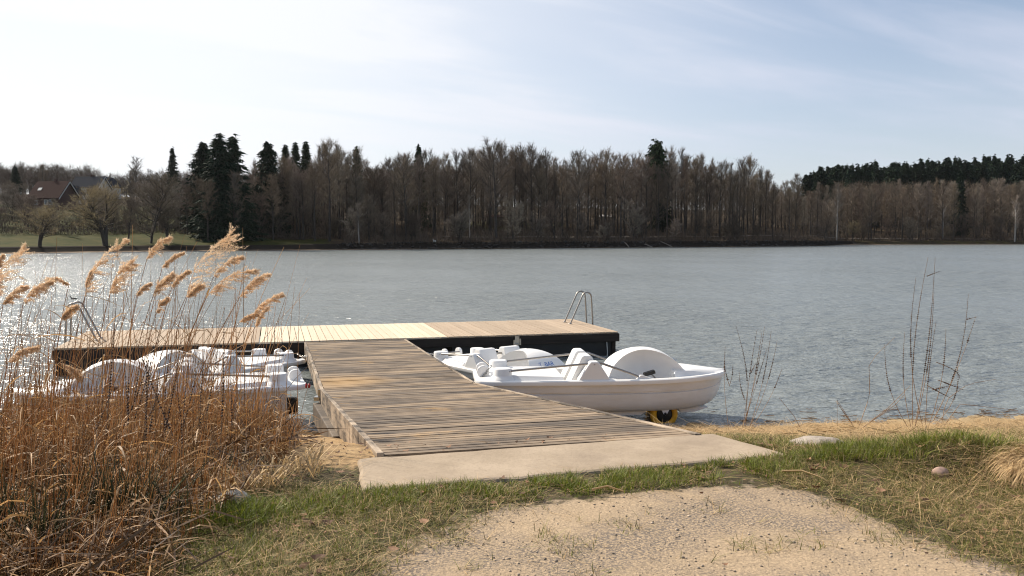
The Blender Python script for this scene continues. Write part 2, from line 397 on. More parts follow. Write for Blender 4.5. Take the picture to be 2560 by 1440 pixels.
# ------------------------------------------------------------------ ground, lake, far shore
GRAVEL_PX = [(960, 1440), (1040, 1345), (1240, 1268), (1500, 1224), (1800, 1207), (2000, 1217), (2085, 1262), (2250, 1325), (2400, 1392), (2500, 1440)]
GZ = 1.455
GRAVEL = [tuple(at(px, py, GZ)[:2]) for px, py in GRAVEL_PX]
GRAVEL = [(GRAVEL[0][0] - .55, -8.0), (GRAVEL[0][0] - .12, 2.4)] + GRAVEL + [(GRAVEL[-1][0] + .1, 2.4), (GRAVEL[-1][0] + .8, -8.0)]
SLAB = [(-.80, 4.65), (-.94, 5.30), (1.38, 6.00), (1.72, 5.40)]
def shore_y(x):
    x = np.asarray(x, float)
    b = np.interp(x, [-60, -12, -6, -3, 0, 3.4, 6, 8, 14, 60], [17, 13.0, 12.55, 12.75, 12.95, 13.08, 13.3, 13.65, 14.3, 20])
    return b + .16 * (fbm(x * 1.3, x * 0 + 3, 5) - .5) + .10 * np.sin(x * 1.9)
def bank_z(x, y):
    q = shore_y(x) - np.asarray(y, float)
    z = np.where(q < 0, .10 * q, .06 * q + .158 * np.clip(q - .6, 0, None))
    z = np.maximum(z, -1.4)
    return -np.log(np.exp(-30 * z) + np.exp(-30 * GZ)) / 30      # soft minimum with the crest
def gravel_mask(x, y):
    jx, jy = x + .5 * (fbm(x * 2.5, y * 2.5, 11, 5) - .5), y + .34 * (fbm(x * 2.5, y * 2.5, 17, 5) - .5)
    return in_poly(jx, jy, GRAVEL)
def gravel_soft(x, y):
    r = np.random.default_rng(3); t = 0
    for k in range(9):
        a, d = r.uniform(0, 6.28), .22 * math.sqrt(r.random()); t = t + gravel_mask(x + d * math.cos(a), y + d * math.sin(a))
    return t / 9.0
def ground_z(x, y):
    x, y = np.asarray(x, float), np.asarray(y, float)
    z = bank_z(x, y)
    keep = 1 - sstep(.7, .2, np.abs(x - .4)) * 0
    rough = (1 + 1.3 * sstep(1.0, 2.2, x) * sstep(6.5, 5.5, shore_y(x) - y)) * .05 * (fbm(x * 2.2, y * 2.2, 31) - .5) + .018 * (fbm(x * 9, y * 9, 37) - .5)
    near_slab = sstep(1.9, 2.6, np.hypot((x - .4) * .8, (y - 5.3) * 1.1))
    # a low grassy hump to the right of the slab, a dip behind the crest
    hump = .13 * np.exp(-(((x - 2.70) / .62) ** 2 + ((y - 5.25) / .30) ** 2)) + .10 * np.exp(-(((x - 3.2) / .35) ** 2 + ((y - 4.75) / .4) ** 2))
    return z + rough * (.25 + .75 * near_slab) + hump

xs = np.unique(np.concatenate((np.linspace(-90, -9, 28), np.linspace(-9, -5, 30), np.linspace(-5, 5, 230), np.linspace(5, 9.5, 40), np.linspace(9.5, 90, 28))))
ys = np.unique(np.concatenate((np.linspace(-60, 1.5, 24), np.linspace(1.5, 8, 190), np.linspace(8, 14.5, 110), np.linspace(14.5, 30, 22))))
X, Y = np.meshgrid(xs, ys)
Z = ground_z(X, Y)
gm = MB(); nx, ny = len(xs), len(ys)
i = np.arange(ny - 1)[:, None] * nx; j = np.arange(nx - 1)[None]
gm.add(np.stack((X, Y, Z), -1).reshape(-1, 3), np.stack((i + j, i + j + 1, i + nx + j + 1, i + nx + j), -1).reshape(-1, 4), 0, True)

def ground_mat():
    mt = bpy.data.materials.new('ground'); mt.use_nodes = True
    n, l = mt.node_tree.nodes, mt.node_tree.links; b = n['Principled BSDF']; b.inputs['Roughness'].default_value = .92; b.inputs['Specular IOR Level'].default_value = .2
    t = N(n, 'ShaderNodeTexCoord'); o = t.outputs['Object']
    def noise(sc, det=6., ro=.6):
        q = N(n, 'ShaderNodeTexNoise', inp={'Scale': sc, 'Detail': det, 'Roughness': ro}); l.new(o, q.inputs['Vector']); return q.outputs[0]
    def ramp(x, a, c, lo=0., hi=1.):
        q = N(n, 'ShaderNodeMapRange', inp={'From Min': a, 'From Max': c, 'To Min': lo, 'To Max': hi}); l.new(x, q.inputs[0]); return q.outputs[0]
    def mix(f, a, c):
        q = N(n, 'ShaderNodeMix', data_type='RGBA')
        l.new(f, q.inputs['Factor'])
        for k, v in (('A', a), ('B', c)):
            if isinstance(v, tuple): q.inputs[k].default_value = (*v, 1)
            else: l.new(v, q.inputs[k])
        return q.outputs['Result']
    at_ = N(n, 'ShaderNodeVertexColor', layer_name='zone'); sp = N(n, 'ShaderNodeSeparateColor'); l.new(at_.outputs[0], sp.inputs[0])
    fine, mid, big = noise(70, 4.), noise(9.), noise(1.6)
    soil = mix(ramp(mid, .38, .62), (.040, .032, .016), (.095, .072, .038))
    soil = mix(ramp(noise(22.), .5, .68), soil, (.085, .10, .022))
    grav = mix(ramp(fine, .35, .65), (.47, .35, .228), (.31, .235, .155))
    grav = mix(ramp(mid, .52, .72, 0, .55), grav, (.36, .265, .165))
    patch = M_(n, l, 'MULTIPLY', ramp(big, .40, .56), ramp(noise(75., 3.), .44, .56))
    grav = mix(M_(n, l, 'MULTIPLY', patch, .85), grav, (.14, .12, .105))
    vo = N(n, 'ShaderNodeTexVoronoi', inp={'Scale': 120.0}); l.new(o, vo.inputs['Vector'])
    grav = mix(M_(n, l, 'MULTIPLY', ramp(vo.outputs['Distance'], .16, .05), ramp(noise(14.), .46, .60)), grav, (.13, .105, .088))
    sand = mix(ramp(mid, .35, .65), (.44, .30, .155), (.29, .19, .095))
    sand = mix(ramp(noise(26.), .52, .66, 0, .8), sand, (.15, .10, .055))
    straw = mix(ramp(fine, .35, .65), (.42, .32, .185), (.26, .185, .10))
    wig = M_(n, l, 'MULTIPLY', M_(n, l, 'SUBTRACT', noise(14.), .5), 1.3)
    def edge(ch): return ramp(M_(n, l, 'ADD', sp.outputs[ch], wig), .38, .62)
    c = mix(edge(2), soil, straw); c = mix(edge(1), c, sand); c = mix(edge(0), c, grav)
    l.new(c, b.inputs['Base Color'])
    bp = N(n, 'ShaderNodeBump', inp={'Strength': 1., 'Distance': .006}); l.new(M_(n, l, 'ADD', noise(90, 3.), M_(n, l, 'MULTIPLY', noise(25.), 1.5)), bp.inputs['Height']); l.new(bp.outputs[0], b.inputs['Normal'])
    # wet dark rim beside the water
    return mt
def zone_at(x, y):
    q = shore_y(x) - y
    g = gravel_soft(x, y)
    bare = np.exp(-(((x + 1.02) / .16) ** 2 + ((y - 3.72) / .10) ** 2)) * 1.2      # bare patch left of the path
    g = np.clip(g + bare, 0, 1)
    left_sand = sstep(8.0, 7.2, q) * (x > -3.9 + .02 * y) * (x < -.7) * sstep(-.30, -.25, x / y)
    right_sand = sstep(6.2, 5.2, q) * sstep(.6, 1.2, x) * sstep(6.5, 4.2, x)
    under = ((x < 2.2) & (x > -2.8) & (q < 7.0)).astype(float)
    s = np.clip(left_sand + right_sand + under * .9, 0, 1) * (q < 8.2)
    w = np.clip(sstep(2.6, 3.6, x) * sstep(7.4, 6.4, q) + sstep(3.0, 4.2, x) * sstep(4.8, 5.4, y) , 0, 1)
    return g, s, w
def set_zone(me, r, g, b):
    a = me.color_attributes.new('zone', 'FLOAT_COLOR', 'POINT')
    c = np.ones((len(me.vertices), 4), np.float32); c[:, 0], c[:, 1], c[:, 2] = r, g, b
    a.data.foreach_set('color', c.ravel())
gob = gm.build('ground', ground_mat())
set_zone(gob.data, *[k.ravel() for k in zone_at(X, Y)])
tag(gob, kind='structure')

# lake
def water_mat():
    mt = bpy.data.materials.new('water'); mt.use_nodes = True
    n, l = mt.node_tree.nodes, mt.node_tree.links; b = n['Principled BSDF']
    b.inputs['Base Color'].default_value = (.20, .222, .22, 1); b.inputs['Roughness'].default_value = .20; b.inputs['IOR'].default_value = 1.333; b.inputs['Specular IOR Level'].default_value = .85
    t = N(n, 'ShaderNodeTexCoord'); o = t.outputs['Object']
    mp = N(n, 'ShaderNodeMapping'); mp.inputs['Rotation'].default_value = (0, 0, math.radians(20)); mp.inputs['Scale'].default_value = (1.0, 1.9, 1.0); l.new(o, mp.inputs[0])
    def noise(sc, det, ro=.55):
        q = N(n, 'ShaderNodeTexNoise', inp={'Scale': sc, 'Detail': det, 'Roughness': ro, 'Distortion': .4}); l.new(mp.outputs[0], q.inputs['Vector']); return q.outputs[0]
    # gusts make some areas rougher than others
    gust = N(n, 'ShaderNodeTexNoise', inp={'Scale': .045, 'Detail': 3.0}); l.new(o, gust.inputs['Vector'])
    amp = N(n, 'ShaderNodeMapRange', inp={'From Min': .35, 'From Max': .65, 'To Min': .5, 'To Max': 1.35}); l.new(gust.outputs[0], amp.inputs[0])
    h = M_(n, l, 'ADD', M_(n, l, 'MULTIPLY', noise(.55, 2.), 1.0), M_(n, l, 'ADD', M_(n, l, 'MULTIPLY', noise(1.9, 3.), .50), M_(n, l, 'MULTIPLY', noise(6., 2.), .17)))
    h = M_(n, l, 'MULTIPLY', h, amp.outputs[0])
    bp = N(n, 'ShaderNodeBump', inp={'Strength': 1.0, 'Distance': .32}); l.new(h, bp.inputs['Height']); l.new(bp.outputs[0], b.inputs['Normal'])
    return mt
wm = MB()
wm.add([(-500, 9, 0), (500, 9, 0), (500, 520, 0), (-500, 520, 0)], [(0, 1, 2, 3)])
tag(wm.build('water', water_mat()), kind='structure')

# far shore in polar steps round the lake
SHORE_PX = np.array([-1400, -600, 0, 300, 600, 850, 1280, 1700, 2000, 2060, 2110, 2560, 3200, 4200])
SHORE_D = np.array([90, 112, 139, 157, 169, 179, 196, 223, 240, 252, 286, 297, 310, 330])     # depth (Y) of the waterline
def shore_d(px): return np.interp(px, SHORE_PX, SHORE_D) + 1.2 * (fbm(np.asarray(px) / 90., np.asarray(px) * 0, 41) - .5)
def far_z(px, s):
    px, s = np.asarray(px, float), np.asarray(s, float)
    slope = np.interp(px, [0, 500, 900, 1900, 2100, 2600], [.125, .125, .11, .10, .085, .10])
    step = np.interp(px, [0, 700, 1000, 2050, 2150, 2600], [.9, .9, 1.3, 1.4, .8, .7])
    z = np.where(s < 0, .14 * s, .07 * np.minimum(s, 2.4)) + step * sstep(2.3, 3.3, s) + slope * np.clip(s - 4, 0, 110) + .02 * np.clip(s - 114, 0, None)
    return z + .9 * (fbm(px / 70., s / 12., 47) - .5) * sstep(4, 20, s)
def far_pt(px, s):
    d = shore_d(px) + s
    return np.stack((np.asarray((px - 1280) / FPX * d), d + 0 * px, far_z(px, s)), -1)
apx = np.linspace(-1400, 4200, 420); ass = np.concatenate((np.linspace(-8, 6, 24), np.linspace(6.5, 40, 40), np.linspace(42, 130, 40), np.linspace(140, 700, 16)))
PX, SS = np.meshgrid(apx, ass)
P = far_pt(PX.ravel(), SS.ravel())
fm = MB(); nx, ny = len(apx), len(ass); i = np.arange(ny - 1)[:, None] * nx; j = np.arange(nx - 1)[None]
fm.add(P, np.stack((i + j, i + j + 1, i + nx + j + 1, i + nx + j), -1).reshape(-1, 4), 0, True)
def far_mat():
    mt = bpy.data.materials.new('far_bank'); mt.use_nodes = True
    n, l = mt.node_tree.nodes, mt.node_tree.links; b = n['Principled BSDF']; b.inputs['Roughness'].default_value = .95; b.inputs['Specular IOR Level'].default_value = .1
    at_ = N(n, 'ShaderNodeVertexColor', layer_name='zone'); sp = N(n, 'ShaderNodeSeparateColor'); l.new(at_.outputs[0], sp.inputs[0])
    t = N(n, 'ShaderNodeTexCoord')
    no = N(n, 'ShaderNodeTexNoise', inp={'Scale': .35, 'Detail': 8., 'Roughness': .65}); l.new(t.outputs['Object'], no.inputs['Vector'])
    mr = N(n, 'ShaderNodeMapRange', inp={'From Min': .38, 'From Max': .62}); l.new(no.outputs[0], mr.inputs[0])
    def mix(f, a, c):
        q = N(n, 'ShaderNodeMix', data_type='RGBA'); l.new(f, q.inputs['Factor'])
        for k, v in (('A', a), ('B', c)):
            if isinstance(v, tuple): q.inputs[k].default_value = (*v, 1)
            else: l.new(v, q.inputs[k])
        return q.outputs['Result']
    litter = mix(mr.outputs[0], (.035, .026, .017), (.07, .048, .028))
    grass = mix(mr.outputs[0], (.026, .036, .005), (.060, .054, .013))
    sand = mix(mr.outputs[0], (.22, .16, .11), (.13, .095, .065))
    wob = M_(n, l, 'MULTIPLY', M_(n, l, 'SUBTRACT', no.outputs[0], .5), .8)
    def edge(ch):
        q = N(n, 'ShaderNodeMapRange', inp={'From Min': .4, 'From Max': .6}); l.new(M_(n, l, 'ADD', sp.outputs[ch], wob), q.inputs[0]); return q.outputs[0]
    c = mix(edge(0), litter, grass); c = mix(edge(1), c, sand); c = mix(edge(2), c, (.022, .017, .013))
    l.new(c, b.inputs['Base Color'])
    return mt
fo = fm.build('terrain', far_mat())
px_, s_ = PX.ravel(), SS.ravel()
grassm = np.clip(sstep(720, 560, px_) * sstep(95, 70, s_) + .62 * sstep(880, 800, px_) * sstep(18, 10, s_) + .45 * sstep(2080, 2140, px_) * sstep(22, 10, s_) + .55 * ((px_ > 1120) & (px_ < 1420) & (s_ > 30) & (s_ < 52)), 0, 1)
sandm = sstep(2.6, 2.1, s_) * np.interp(px_, [0, 600, 1000, 1100, 2060, 2150, 2600], [.95, .95, .7, .3, .3, .85, .9])
darkm = sstep(2.0, 2.5, s_) * sstep(4.2, 3.4, s_) * np.interp(px_, [0, 2060, 2150, 2600], [1, 1, .5, .3])
set_zone(fo.data, grassm, sandm, darkm)
tag(fo, kind='structure')

# gravel path through the far wood
pp = np.linspace(1090, 2560, 160)
ps = np.interp(pp, [1090, 1500, 1900, 2060, 2110, 2560], [13, 13, 16, 15, 13, 13])
pl = MB(); a = far_pt(pp, ps - .9); c = far_pt(pp, ps + .9); a[:, 2] += .12; c[:, 2] += .16
v = np.stack((a, c), 1).reshape(-1, 3); k = np.arange(len(pp) - 1)[:, None] * 2
pl.add(v, k + np.array((0, 2, 3, 1))[None])
tag(pl.build('path', mat('far_path', (.34, .29, .23), .9, var=.3, scale=.5)), kind='structure')

# air: pale haze between the shores
hz = bpy.data.materials.new('haze'); hz.use_nodes = True
hz.node_tree.nodes.remove(hz.node_tree.nodes['Principled BSDF'])
pv = N(hz.node_tree.nodes, 'ShaderNodeVolumePrincipled'); pv.inputs['Color'].default_value = (.93, .95, 1, 1); pv.inputs['Density'].default_value = .000035; pv.inputs['Anisotropy'].default_value = .45
hz.node_tree.links.new(pv.outputs[0], hz.node_tree.nodes['Material Output'].inputs['Volume'])
hb = MB().box((200, 550, 30), (4000, 1400, 66)).build('haze', hz); tag(hb, 'thin pale haze over the lake', 'haze', kind='stuff')
# ------------------------------------------------------------------ floating platform, gangways, slab
PF = np.array((-9.19, 17.68)); E1 = np.array((11.69, 3.13)) / 12.102; E2 = np.array((-E1[1], E1[0])); YAW = math.atan2(E1[1], E1[0])
PZ = .57
plat = thing('swimming_platform', 'long low wooden bathing platform floating in the lake, crossing the end of the gangway', 'platform', (PF[0], PF[1], 0), YAW)
# board running direction is local y: build boards in a frame where local x is the board
def deck_section(name, x0, x1, m_, label=None):
    mb = MB(); pitch = .158; n = int(round((x1 - x0) / pitch)); w = (x1 - x0) / n
    for k in range(n):
        jz = rng.uniform(-.002, .002)
        mb.box((1.65 + rng.uniform(-.008, .008), -(x0 + (k + .5) * w), PZ - .017 + jz), (3.32, w - .013, .034))
    o = mb.build(name, m_, plat); o.rotation_euler = (0, 0, math.pi / 2)
    if label: o['label'] = label
deck_section('deck_boards', 0, 3.96, M['old_deck'], 'weathered brown deck boards')
deck_section('deck_boards', 3.97, 8.02, M['new_deck'], 'pale new deck boards')
deck_section('deck_boards', 8.03, 12.10, M['old_deck'], 'weathered brown deck boards')
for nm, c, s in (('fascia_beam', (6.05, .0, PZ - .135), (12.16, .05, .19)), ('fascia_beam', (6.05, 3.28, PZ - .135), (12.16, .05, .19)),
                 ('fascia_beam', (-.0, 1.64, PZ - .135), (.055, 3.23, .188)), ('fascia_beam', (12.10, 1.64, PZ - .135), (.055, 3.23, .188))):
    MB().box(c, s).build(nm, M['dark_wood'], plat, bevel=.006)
for k in range(3):
    mb = MB()
    for y in (.75, 2.5): mb.box((2.0 + 4.04 * k, y, .12), (3.7, 1.1, .52))
    mb.box((2.0 + 4.04 * k, .12, .15), (3.9, .06, .44))
    mb.build('float', M['black_float'], plat, bevel=.03)
for x, y in ((12.02, .10), (.06, .10)):
    mb = MB().box((x, y, .0), (.09, .11, .78)); mb.build('corner_post', M['dark_wood'], plat, bevel=.008)
mb = MB(); mb.tube([(11.83, .04, .38), (11.85, .03, .1), (11.84, .04, -.15)], .012, 5); mb.build('mooring_rope', M['plaster'], plat)
mb = MB(); mb.box((9.62, -.045, PZ - .13), (.10, .03, .20)); mb.box((9.55, -.05, PZ - .17), (.04, .05, .11)); mb.box((9.69, -.05, PZ - .16), (.035, .05, .14))
for k in range(5): mb.lathe([(.028 + .007 * math.cos(a), .007 * math.sin(a)) for a in np.linspace(0, 2 * math.pi, 7)[:-1]], (9.60 + .03 * (k % 2), -.07, PZ - .19 - .03 * k), 'y' if k % 2 else 'z', 10, close=True)
mb.build('hinge_bracket', M['steel'], plat)

def ladder(name, label, xend, sgn, y0):
    t = thing(name, label, 'ladder', (PF[0] + E1[0] * xend + E2[0] * y0, PF[1] + E1[1] * xend + E2[1] * y0, PZ), YAW, 'pool ladders on the platform')
    for y in (0, .47):
        p = [(-.42 * sgn, y, .0)]
        p += [(-.42 * sgn + .30 * sgn * k, y, .66 * k) for k in (.33, .66, 1.0)]
        for a in np.linspace(150, 8, 9):
            p.append((sgn * (.005 + .125 * math.cos(math.radians(a)) + .02), y, .68 + .125 * math.sin(math.radians(a))))
        p += [(sgn * .17, y, .4), (sgn * .19, y, .05), (sgn * .20, y, -.3), (sgn * .20, y, -1.2)]
        q = np.array(p); 
        f = MB().tube(q, .021, 8)
        f.build('handrail', M['rail_steel'], t)
        MB().lathe([(.021, 0), (.05, 0), (.05, .012), (.021, .014)], (-.42 * sgn, y, 0.0), seg=12).build('foot_flange', M['rail_steel'], t)
    for z in (-.45, -.75, -1.05): MB().box((sgn * .20, .235, z), (.08, .45, .025)).build('step', M['rail_steel'], t)
    return t
ladder('pool_ladder', 'steel pool ladder with twin hoop rails at the platform end clear of the reeds', 12.02, 1, 2.02)
ladder('pool_ladder', 'steel pool ladder with twin hoop rails seen through the reeds, near the swimming bird', .14, -1, 1.30)

# gangway: two sections, the near one rising to the slab
WL, WR = np.array((-4.47, 18.97)), np.array((-2.33, 19.42))
GD = -E2                                               # from the platform towards the viewer
def gangway(name, label, t0, t1, z0, z1, lip, planks):
    o0 = (WL + WR) / 2 + GD * t0
    L = math.hypot(t1 - t0, z1 - z0); pitch_ = math.atan2(z1 - z0, t1 - t0)
    t = thing(name, label, 'gangway', (o0[0], o0[1], z0), 0)
    ex = np.array((E1[0], E1[1], 0)); ey = np.array((GD[0] * math.cos(pitch_), GD[1] * math.cos(pitch_), math.sin(pitch_))); ez = np.cross(ex, -ey); ez = ez if ez[2] > 0 else -ez
    rot = Matrix(((ex[0], -ey[0], ez[0]), (ex[1], -ey[1], ez[1]), (ex[2], -ey[2], ez[2])))
    t.rotation_euler = rot.to_euler()
    W = 2.19; n = int(L / .112); pw = L / n; mb = MB()
    for k in range(n):
        wide = .032 if rng.random() < .12 else .019
        h = rng.uniform(-.0025, .0025); tilt = rng.normal(0, .0012)
        c, s_ = math.cos(tilt), math.sin(tilt)
        mb.box((rng.uniform(-.006, .006), -(k + .5) * pw, -.018 + h), (W - .10, pw - wide, .034), ax=[(c, s_, 0), (-s_, c, 0), (0, 0, 1)])
    mb.build('deck_planks', planks, t)
    for sx_ in (-1, 1):
        segs = 3; mb = MB()
        for k in range(segs):
            a, b_ = L * k / segs, L * (k + 1) / segs
            mb.box((-(a + b_) / 2, sx_ * (W / 2 - .024), lip - .13 + rng.uniform(-.004, .004)), (b_ - a - .006, .045, .26))
        o = mb.build('side_beam', M['walk_side'], t, bevel=.005); o.rotation_euler = (0, 0, math.pi / 2)
    MB().box((L / 2, .55, -.13), (L * .96, .06, .17)).box((L / 2, -.55, -.13), (L * .96, .06, .17)).build('joist', M['dark_wood'], t).rotation_euler = (0, 0, -math.pi / 2)
    return t, L
g1, L1_ = gangway('gangway', 'flat outer half of the grooved wooden gangway, meeting the floating platform between the moored boats', .03, 7.0, .545, .70, .006, M['walk_outer'])
g2, L2_ = gangway('gangway', 'stained inner half of the grooved wooden gangway, ramping up to the concrete slab', 7.03, 14.02, .70, 1.478, .012, M['walk'])
# heavy bearer below the ramp's outer edge
c0 = WL + GD * 6.9 - E1 * .05; c1 = WL + GD * 10.6 - E1 * .01
bt = thing('bearer_beam', 'thick weathered timber beam lying under the outer edge of the ramp above the sand', 'beam', (c0[0], c0[1], .36))
d3 = np.array((c1[0] - c0[0], c1[1] - c0[1], .34)); bl = np.linalg.norm(d3); d3 /= bl
up = np.array((0, 0, 1.0)); sd = np.cross(up, d3); sd /= np.linalg.norm(sd); up = np.cross(d3, sd)
MB().box(np.array(d3) * bl / 2, (bl, .10, .26), ax=[d3, sd, up]).build('timber', M['bearer'], bt, bevel=.012)
MB().box(np.array(d3) * bl * .98 + np.array((0, 0, -.22)), (.12, .14, .5), ax=[d3, sd, up]).build('support_post', M['dark_wood'], bt, bevel=.01)
MB().box((.02, -.02, .2), (.08, .14, .05)).box((.05, -.05, .26), (.03, .03, .14)).build('hinge_bracket', M['steel'], bt)

def concrete_mat():
    mt = bpy.data.materials.new('concrete'); mt.use_nodes = True
    n, l = mt.node_tree.nodes, mt.node_tree.links; b = n['Principled BSDF']; b.inputs['Roughness'].default_value = .9; b.inputs['Specular IOR Level'].default_value = .25
    t = N(n, 'ShaderNodeTexCoord'); o = t.outputs['Object']
    def noise(sc, det=6., ro=.6):
        q = N(n, 'ShaderNodeTexNoise', inp={'Scale': sc, 'Detail': det, 'Roughness': ro}); l.new(o, q.inputs['Vector']); return q.outputs[0]
    def ramp(x, a, c, hi=1.):
        q = N(n, 'ShaderNodeMapRange', inp={'From Min': a, 'From Max': c, 'To Max': hi}); l.new(x, q.inputs[0]); return q.outputs[0]
    def mix(f, a, c):
        q = N(n, 'ShaderNodeMix', data_type='RGBA'); l.new(f, q.inputs['Factor'])
        for k, v in (('A', a), ('B', c)):
            if isinstance(v, tuple): q.inputs[k].default_value = (*v, 1)
            else: l.new(v, q.inputs[k])
        return q.outputs['Result']
    c = mix(ramp(noise(3.), .35, .65), (.42, .335, .245), (.33, .26, .185))
    c = mix(ramp(noise(60., 3.), .5, .75, .5), c, (.24, .185, .135))
    c = mix(ramp(noise(1.7, 8., .7),   .46, .66, .42), c, (.20, .155, .115))
    vo = N(n, 'ShaderNodeTexVoronoi', inp={'Scale': 26.}); l.new(o, vo.inputs['Vector'])
    c = mix(M_(n, l, 'MULTIPLY', ramp(vo.outputs['Distance'], .10, .04), ramp(noise(5.), .5, .62)), c, (.12, .09, .07))
    mp = N(n, 'ShaderNodeVectorMath', operation='DISTANCE'); mp.inputs[1].default_value = (.93, .36, 0); l.new(o, mp.inputs[0])
    spill = M_(n, l, 'MULTIPLY', ramp(mp.outputs['Value'], .22, .04), ramp(noise(16.), .40, .56))
    c = mix(spill, c, (.64, .43, .19))
    l.new(c, b.inputs['Base Color'])
    bp = N(n, 'ShaderNodeBump', inp={'Distance': .003}); l.new(noise(45., 4.), bp.inputs['Height']); l.new(bp.outputs[0], b.inputs['Normal'])
    return mt
M['concrete'] = concrete_mat()
SO = np.array((-.80, 4.65)); sv = [np.array(p) - SO for p in SLAB]
# wavy, slightly worn outline
out = []
for k in range(4):
    a, b_ = sv[k], sv[(k + 1) % 4]; L = np.linalg.norm(b_ - a); nn = max(4, int(L / .12)); nrm = np.array(((b_ - a)[1], -(b_ - a)[0])) / L
    for q in range(nn):
        f = q / nn; out.append(a + (b_ - a) * f + nrm * (.014 * (rng.random() - .5) - .03 * (rng.random() < .06)))
slab = MB().prism([tuple(p) for p in out], 1.05, 1.475, plane='xy').build('concrete_slab', M['concrete'], loc=(SO[0], SO[1], 0), bevel=.022)
tag(slab, 'worn sandy concrete slab at the landward foot of the gangway', 'slab')
# ------------------------------------------------------------------ pedal boats (x towards the bow, z = 0 at the gunwale)
def rounded(cx, cz, w, h, r, n=4):
    o = []
    for sx_, sz_, a0 in ((1, 1, 0), (-1, 1, 90), (-1, -1, 180), (1, -1, 270)):
        for a in np.linspace(a0, a0 + 90, n):
            o.append((cx + sx_ * (w / 2 - r) + r * math.cos(math.radians(a)), cz + sz_ * (h / 2 - r) + r * math.sin(math.radians(a))))
    return o
def text_mesh(s, size):
    cu = bpy.data.curves.new('lettering', 'FONT'); cu.body = s; cu.size = size; cu.extrude = .0; cu.resolution_u = 3
    o = bpy.data.objects.new('lettering', cu); COL.objects.link(o)
    me = bpy.data.meshes.new_from_object(o.evaluated_get(bpy.context.evaluated_depsgraph_get()))
    bpy.data.objects.remove(o); return me
def make_boat():
    t = thing('pedal_boat', 'white pedal boat', 'pedal boat')
    sx = np.array([.28, .45, .8, 1.2, 1.7, 2.2, 2.7, 3.0, 3.2, 3.4, 3.55, 3.68, 3.78, 3.85, 3.895, 3.91])
    bw = np.interp(sx, [.28, .6, 1.2, 2.2, 2.7, 3.0, 3.3, 3.5, 3.65, 3.78, 3.86, 3.91], [.60, .635, .66, .665, .65, .62, .555, .475, .385, .26, .15, .03])
    kd = np.interp(sx, [.28, .6, 2.8, 3.2, 3.4, 3.55, 3.68, 3.78, 3.85, 3.895, 3.91], [.47, .49, .50, .50, .49, .47, .43, .36, .26, .15, .05])
    sh = lambda x: .03 * sstep(2.3, 3.9, x)
    half = [(1.0, -.01), (.985, -.10), (.975, -.16), (.928, -.164), (.928, -.190), (.972, -.197), (.96, -.27), (.935, -.36), (.885, -.43), (.79, -.478), (.58, -.497), (.25, -.50), (0, -.50)]
    sec = []
    for x, b, k in zip(sx, bw, kd):
        s_ = [(x - .05 * (-z / .5) * (x > 3.3), b * f, sh(x) + z * k / .5) for f, z in half]
        sec.append(s_ + [(p[0], -p[1], p[2]) for p in s_[-2::-1]])
    h = MB().loft(sec); h.add(sec[0], [list(range(len(sec[0])))])
    h.build('hull', M['boat_hull'], t, sharp=38)
    # rim and moulded deck
    dx = np.array([0, .03, .08, .28, .5, .9, 1.3, 1.36, 1.7, 2.2, 2.7, 2.95, 3.0, 3.2, 3.4, 3.55, 3.68, 3.78, 3.86, 3.93])
    db = np.interp(dx, [0, .03, .08, .28, .6, 1.2, 2.2, 2.7, 3.0, 3.3, 3.5, 3.65, 3.78, 3.88, 3.93], [.46, .53, .57, .61, .645, .67, .675, .66, .63, .565, .485, .395, .27, .15, .04])
    fl = np.interp(dx, [0, .08, .28, .5, 1.3, 1.36, 2.95, 3.0, 3.2, 3.93], [.01, .025, .05, .085, .06, -.14, -.14, .09, .10, .02])
    sec = []
    for x, b, f in zip(dx, db, fl):
        g = sh(x); e = min(1, b / .3)
        hs = [(b - .03 * e, g - .05), (b + .028 * e, g - .045), (b + .034 * e, g - .02), (b + .03 * e, g + .012), (b + .01 * e, g + .028), (b - .05 * e, g + .028), (b - .10 * e, g + .02), (b - .155 * e, g + f), (b * .35, g + f + .012 * (x > 2.98)), (0, g + f + .02 * (x > 2.98))]
        sec.append([(x, y, z) for y, z in hs] + [(x, -y, z) for y, z in hs[-2::-1]])
    d = MB().loft(sec); d.add(sec[0], [list(range(len(sec[0])))])
    for q in range(4): d.add([sec[q][0], sec[q][-1], sec[q + 1][-1], sec[q + 1][0]], [(0, 1, 2, 3)])
    d.build('deck', M['boat'], t, sharp=40)
    # paddle housing: a half drum pinched in at the middle, scooped on both sides for the legs
    cxh, T = 2.60, np.linspace(0.0, math.pi, 33)
    wt = .165 + np.where(T < math.pi / 2, .20, .31) * np.abs(np.cos(T)) ** 1.4
    px_, pz_ = cxh - np.where(T < math.pi / 2, .60, .62) * np.cos(T), -.14 + .55 * np.sin(T) ** .92
    hs = MB()
    lay = []
    for y in np.linspace(-1, 1, 13):
        crown = .02 * (1 - y * y)
        lay.append([(a + (a - cxh) * crown, w * y, z + crown * math.sin(tt)) for a, z, w, tt in zip(px_, pz_, wt, T)])
    hs.loft(lay)
    for s_ in (-1, 1):
        rings = []
        for r, kk in ((1, 1.0), (.93, .86), (.78, .62), (.55, .40), (.3, .30), (0, .28)):
            rings.append([(cxh + (a - cxh) * r, s_ * (w * kk if kk > .35 else .165 * kk * 1.2 + .02), -.14 + (z + .14) * r) for a, z, w in zip(px_, pz_, wt)])
        hs.loft(rings if s_ < 0 else rings)
    ho = hs.build('paddle_housing', M['boat'], t, sharp=50)
